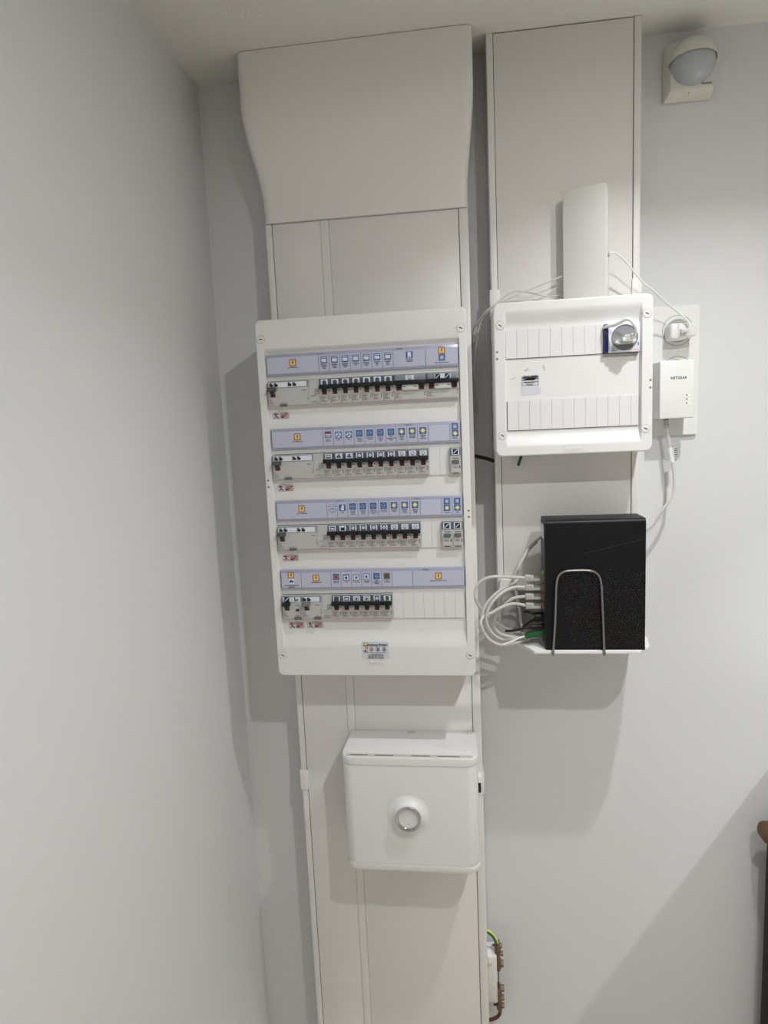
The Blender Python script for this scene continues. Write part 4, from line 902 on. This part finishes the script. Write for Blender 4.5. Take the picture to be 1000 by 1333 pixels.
# ------------------------------------------------------------------ earth terminal bar by the trunking
ea = thing('earth_bar', 'brown copper earth terminal with screws beside the trunking near the bottom', 'earth terminal', (0.38, -0.02, -1.42))
MB().box(0.3645, 0.3830, -0.044, -0.004, -1.3720, -1.2680, 0.001).build('base', 'softwhite', ea)
MB().box(0.3645, 0.3740, -0.048, -0.012, -1.2820, -1.2640, 0.001).build('base_lug', 'white', ea)
MB().box(0.3855, 0.3872, -0.036, -0.022, -1.3980, -1.2480, 0.0003).build('link_bar', 'copper', ea)
for z0, z1 in ((-1.3050, -1.2480), (-1.4000, -1.3480)):
    MB().box(0.3832, 0.3902, -0.040, -0.018, z0, z1, 0.0018).box(0.3812, 0.3925, -0.038, -0.020, z0 + 0.004, z0 + 0.016, 0.0015).box(0.3808, 0.3918, -0.038, -0.020, z1 - 0.018, z1 - 0.008, 0.0015).build('clamp', 'copper', ea)
for z, hx, hr in ((-1.2540, 0.3950, 0.0050), (-1.2720, 0.3968, 0.0046), (-1.2950, 0.3972, 0.0066), (-1.3520, 0.3975, 0.0064), (-1.3740, 0.3970, 0.0054), (-1.3920, 0.3972, 0.0052)):
    s = MB().cyl((0.3898, -0.029, z), (hx, -0.029, z), hr, n=6).build('screw_head', 'brass', ea)
    MB().cyl((0.3750, -0.029, z), (0.3820, -0.029, z), 0.0024, n=10).build('screw_tail', 'copper', s)
MB().tube([(0.3642, -0.034, -1.2195), (0.3700, -0.034, -1.2225), (0.3770, -0.033, -1.2310), (0.3815, -0.031, -1.2420), (0.3830, -0.030, -1.2520)], 0.0034).build('earth_wire', 'earthgreen', ea)
MB().tube([(0.3645, -0.0338, -1.2168), (0.3715, -0.0338, -1.2195), (0.3796, -0.033, -1.2290), (0.3848, -0.031, -1.2410), (0.3860, -0.030, -1.2520)], 0.0022).build('wire_stripe', 'earthyellow', ea)
MB().tube([(0.3870, -0.029, -1.3960), (0.3880, -0.029, -1.4080), (0.3835, -0.029, -1.4190), (0.3740, -0.029, -1.4260), (0.3642, -0.029, -1.4300)], 0.0036).build('bare_wire', 'brownwire', ea)

# ------------------------------------------------------------------ motion sensor
ps = thing('motion_sensor', 'white motion sensor with grey dome lens high on the wall', 'motion sensor', (0.737, 0, 0.335))
b = bmesh.new()
x0, x1, z0, z1 = 0.6985, 0.7765, 0.3375, 0.4230
lo = [b.verts.new(p) for p in ((x0, 0, z0), (x1, 0, z0), (x1, 0, z1), (x0, 0, z1))]
mi = [b.verts.new(p) for p in ((x0, -0.008, z0), (x1, -0.008, z0), (x1, -0.008, z1), (x0, -0.008, z1))]
hi = [b.verts.new(p) for p in ((x0 + 0.006, -0.028, z0 + 0.010), (x1 - 0.004, -0.028, z0 + 0.010), (x1 - 0.004, -0.028, z1 - 0.004), (x0 + 0.006, -0.028, z1 - 0.004))]
for i in range(4):
    j = (i + 1) % 4
    b.faces.new((lo[i], lo[j], mi[j], mi[i])); b.faces.new((mi[i], mi[j], hi[j], hi[i]))
b.faces.new(hi); b.faces.new(lo[::-1])
bmesh.ops.bevel(b, geom=b.edges[:], offset=0.0014, segments=2, affect='EDGES')
MB().bm(b).build('base', 'sensor', ps)
pc = Vector((0.7375, -0.0300, 0.3850))
def dome(name, lat0, lat1, scale, m_, n=32, k=10):
    mb = MB(); ax = Vector((0, -0.10, -1.0)).normalized(); tt = Vector((1, 0, 0)); uu = ax.cross(tt)
    vs = []; fs = []
    for i in range(k + 1):
        la = R(lat0 + (lat1 - lat0) * i / k)
        for j in range(n):
            q = 2 * math.pi * j / n
            p = (tt * math.cos(q) + uu * math.sin(q)) * math.cos(la) * scale + ax * math.sin(la) * scale
            p = pc + Vector((p.x, p.y * 0.92, p.z))
            p.y = min(p.y, -0.020); vs.append(p)
    for i in range(k):
        for j in range(n): fs.append([i * n + j, i * n + (j + 1) % n, (i + 1) * n + (j + 1) % n, (i + 1) * n + j])
    mb.add(vs, fs); return mb.build(name, m_, ps)
dome('lens', -4, 90, 0.0350, 'lens'); dome('hood', -90, 0, 0.0368, 'sensor')
text('theben', 0.7612, -0.0284, 0.3522, 0.0058, 'inkgrey', ps, bold=0.0001)
MB().poly([(0.7340, 0.3412), (0.7352, 0.3412), (0.7370, 0.3438), (0.7360, 0.3440)], -0.0205).build('base_mark', 'inkgrey', ps)

# ------------------------------------------------------------------ furniture at the right edge
wp = thing('chair_upright', 'dark upright with rounded brown wooden top at the right edge', 'furniture', (0.93, -0.05, FLOOR))
MB().box(0.8930, 0.9650, -0.068, -0.034, FLOOR, -0.9700, 0.006).build('upright', 'darkpanel', wp)
MB().box(0.8745, 0.9800, -0.0740, -0.0280, -0.9870, -0.9540, 0.0140, seg=4).build('wooden_cap', 'wood', wp)
cabt = thing('storage_cabinet', 'white chest-high storage cabinet just right of the view', 'cabinet', (1.35, -0.25, FLOOR))
MB().box(1.000, 1.700, -0.44, -0.004, FLOOR, -0.745, 0.002).build('body', 'cabinet', cabt)
MB().box(1.000, 1.700, -0.46, -0.004, -0.744, -0.723, 0.002).build('top', 'cabinet', cabt)
for x in (1.003, 1.352):
    d = MB().box(x, x + 0.345, -0.459, -0.441, FLOOR + 0.06, -0.750, 0.002).build('door', 'cabinet', cabt)
    hx = 1.330 if x < 1.1 else 1.370
    MB().cyl((hx, -0.478, -1.10), (hx, -0.478, -0.95), 0.005).cyl((hx, -0.478, -1.09), (hx, -0.458, -1.09), 0.004).cyl((hx, -0.478, -0.96), (hx, -0.458, -0.96), 0.004).build('handle', 'chrome', d)
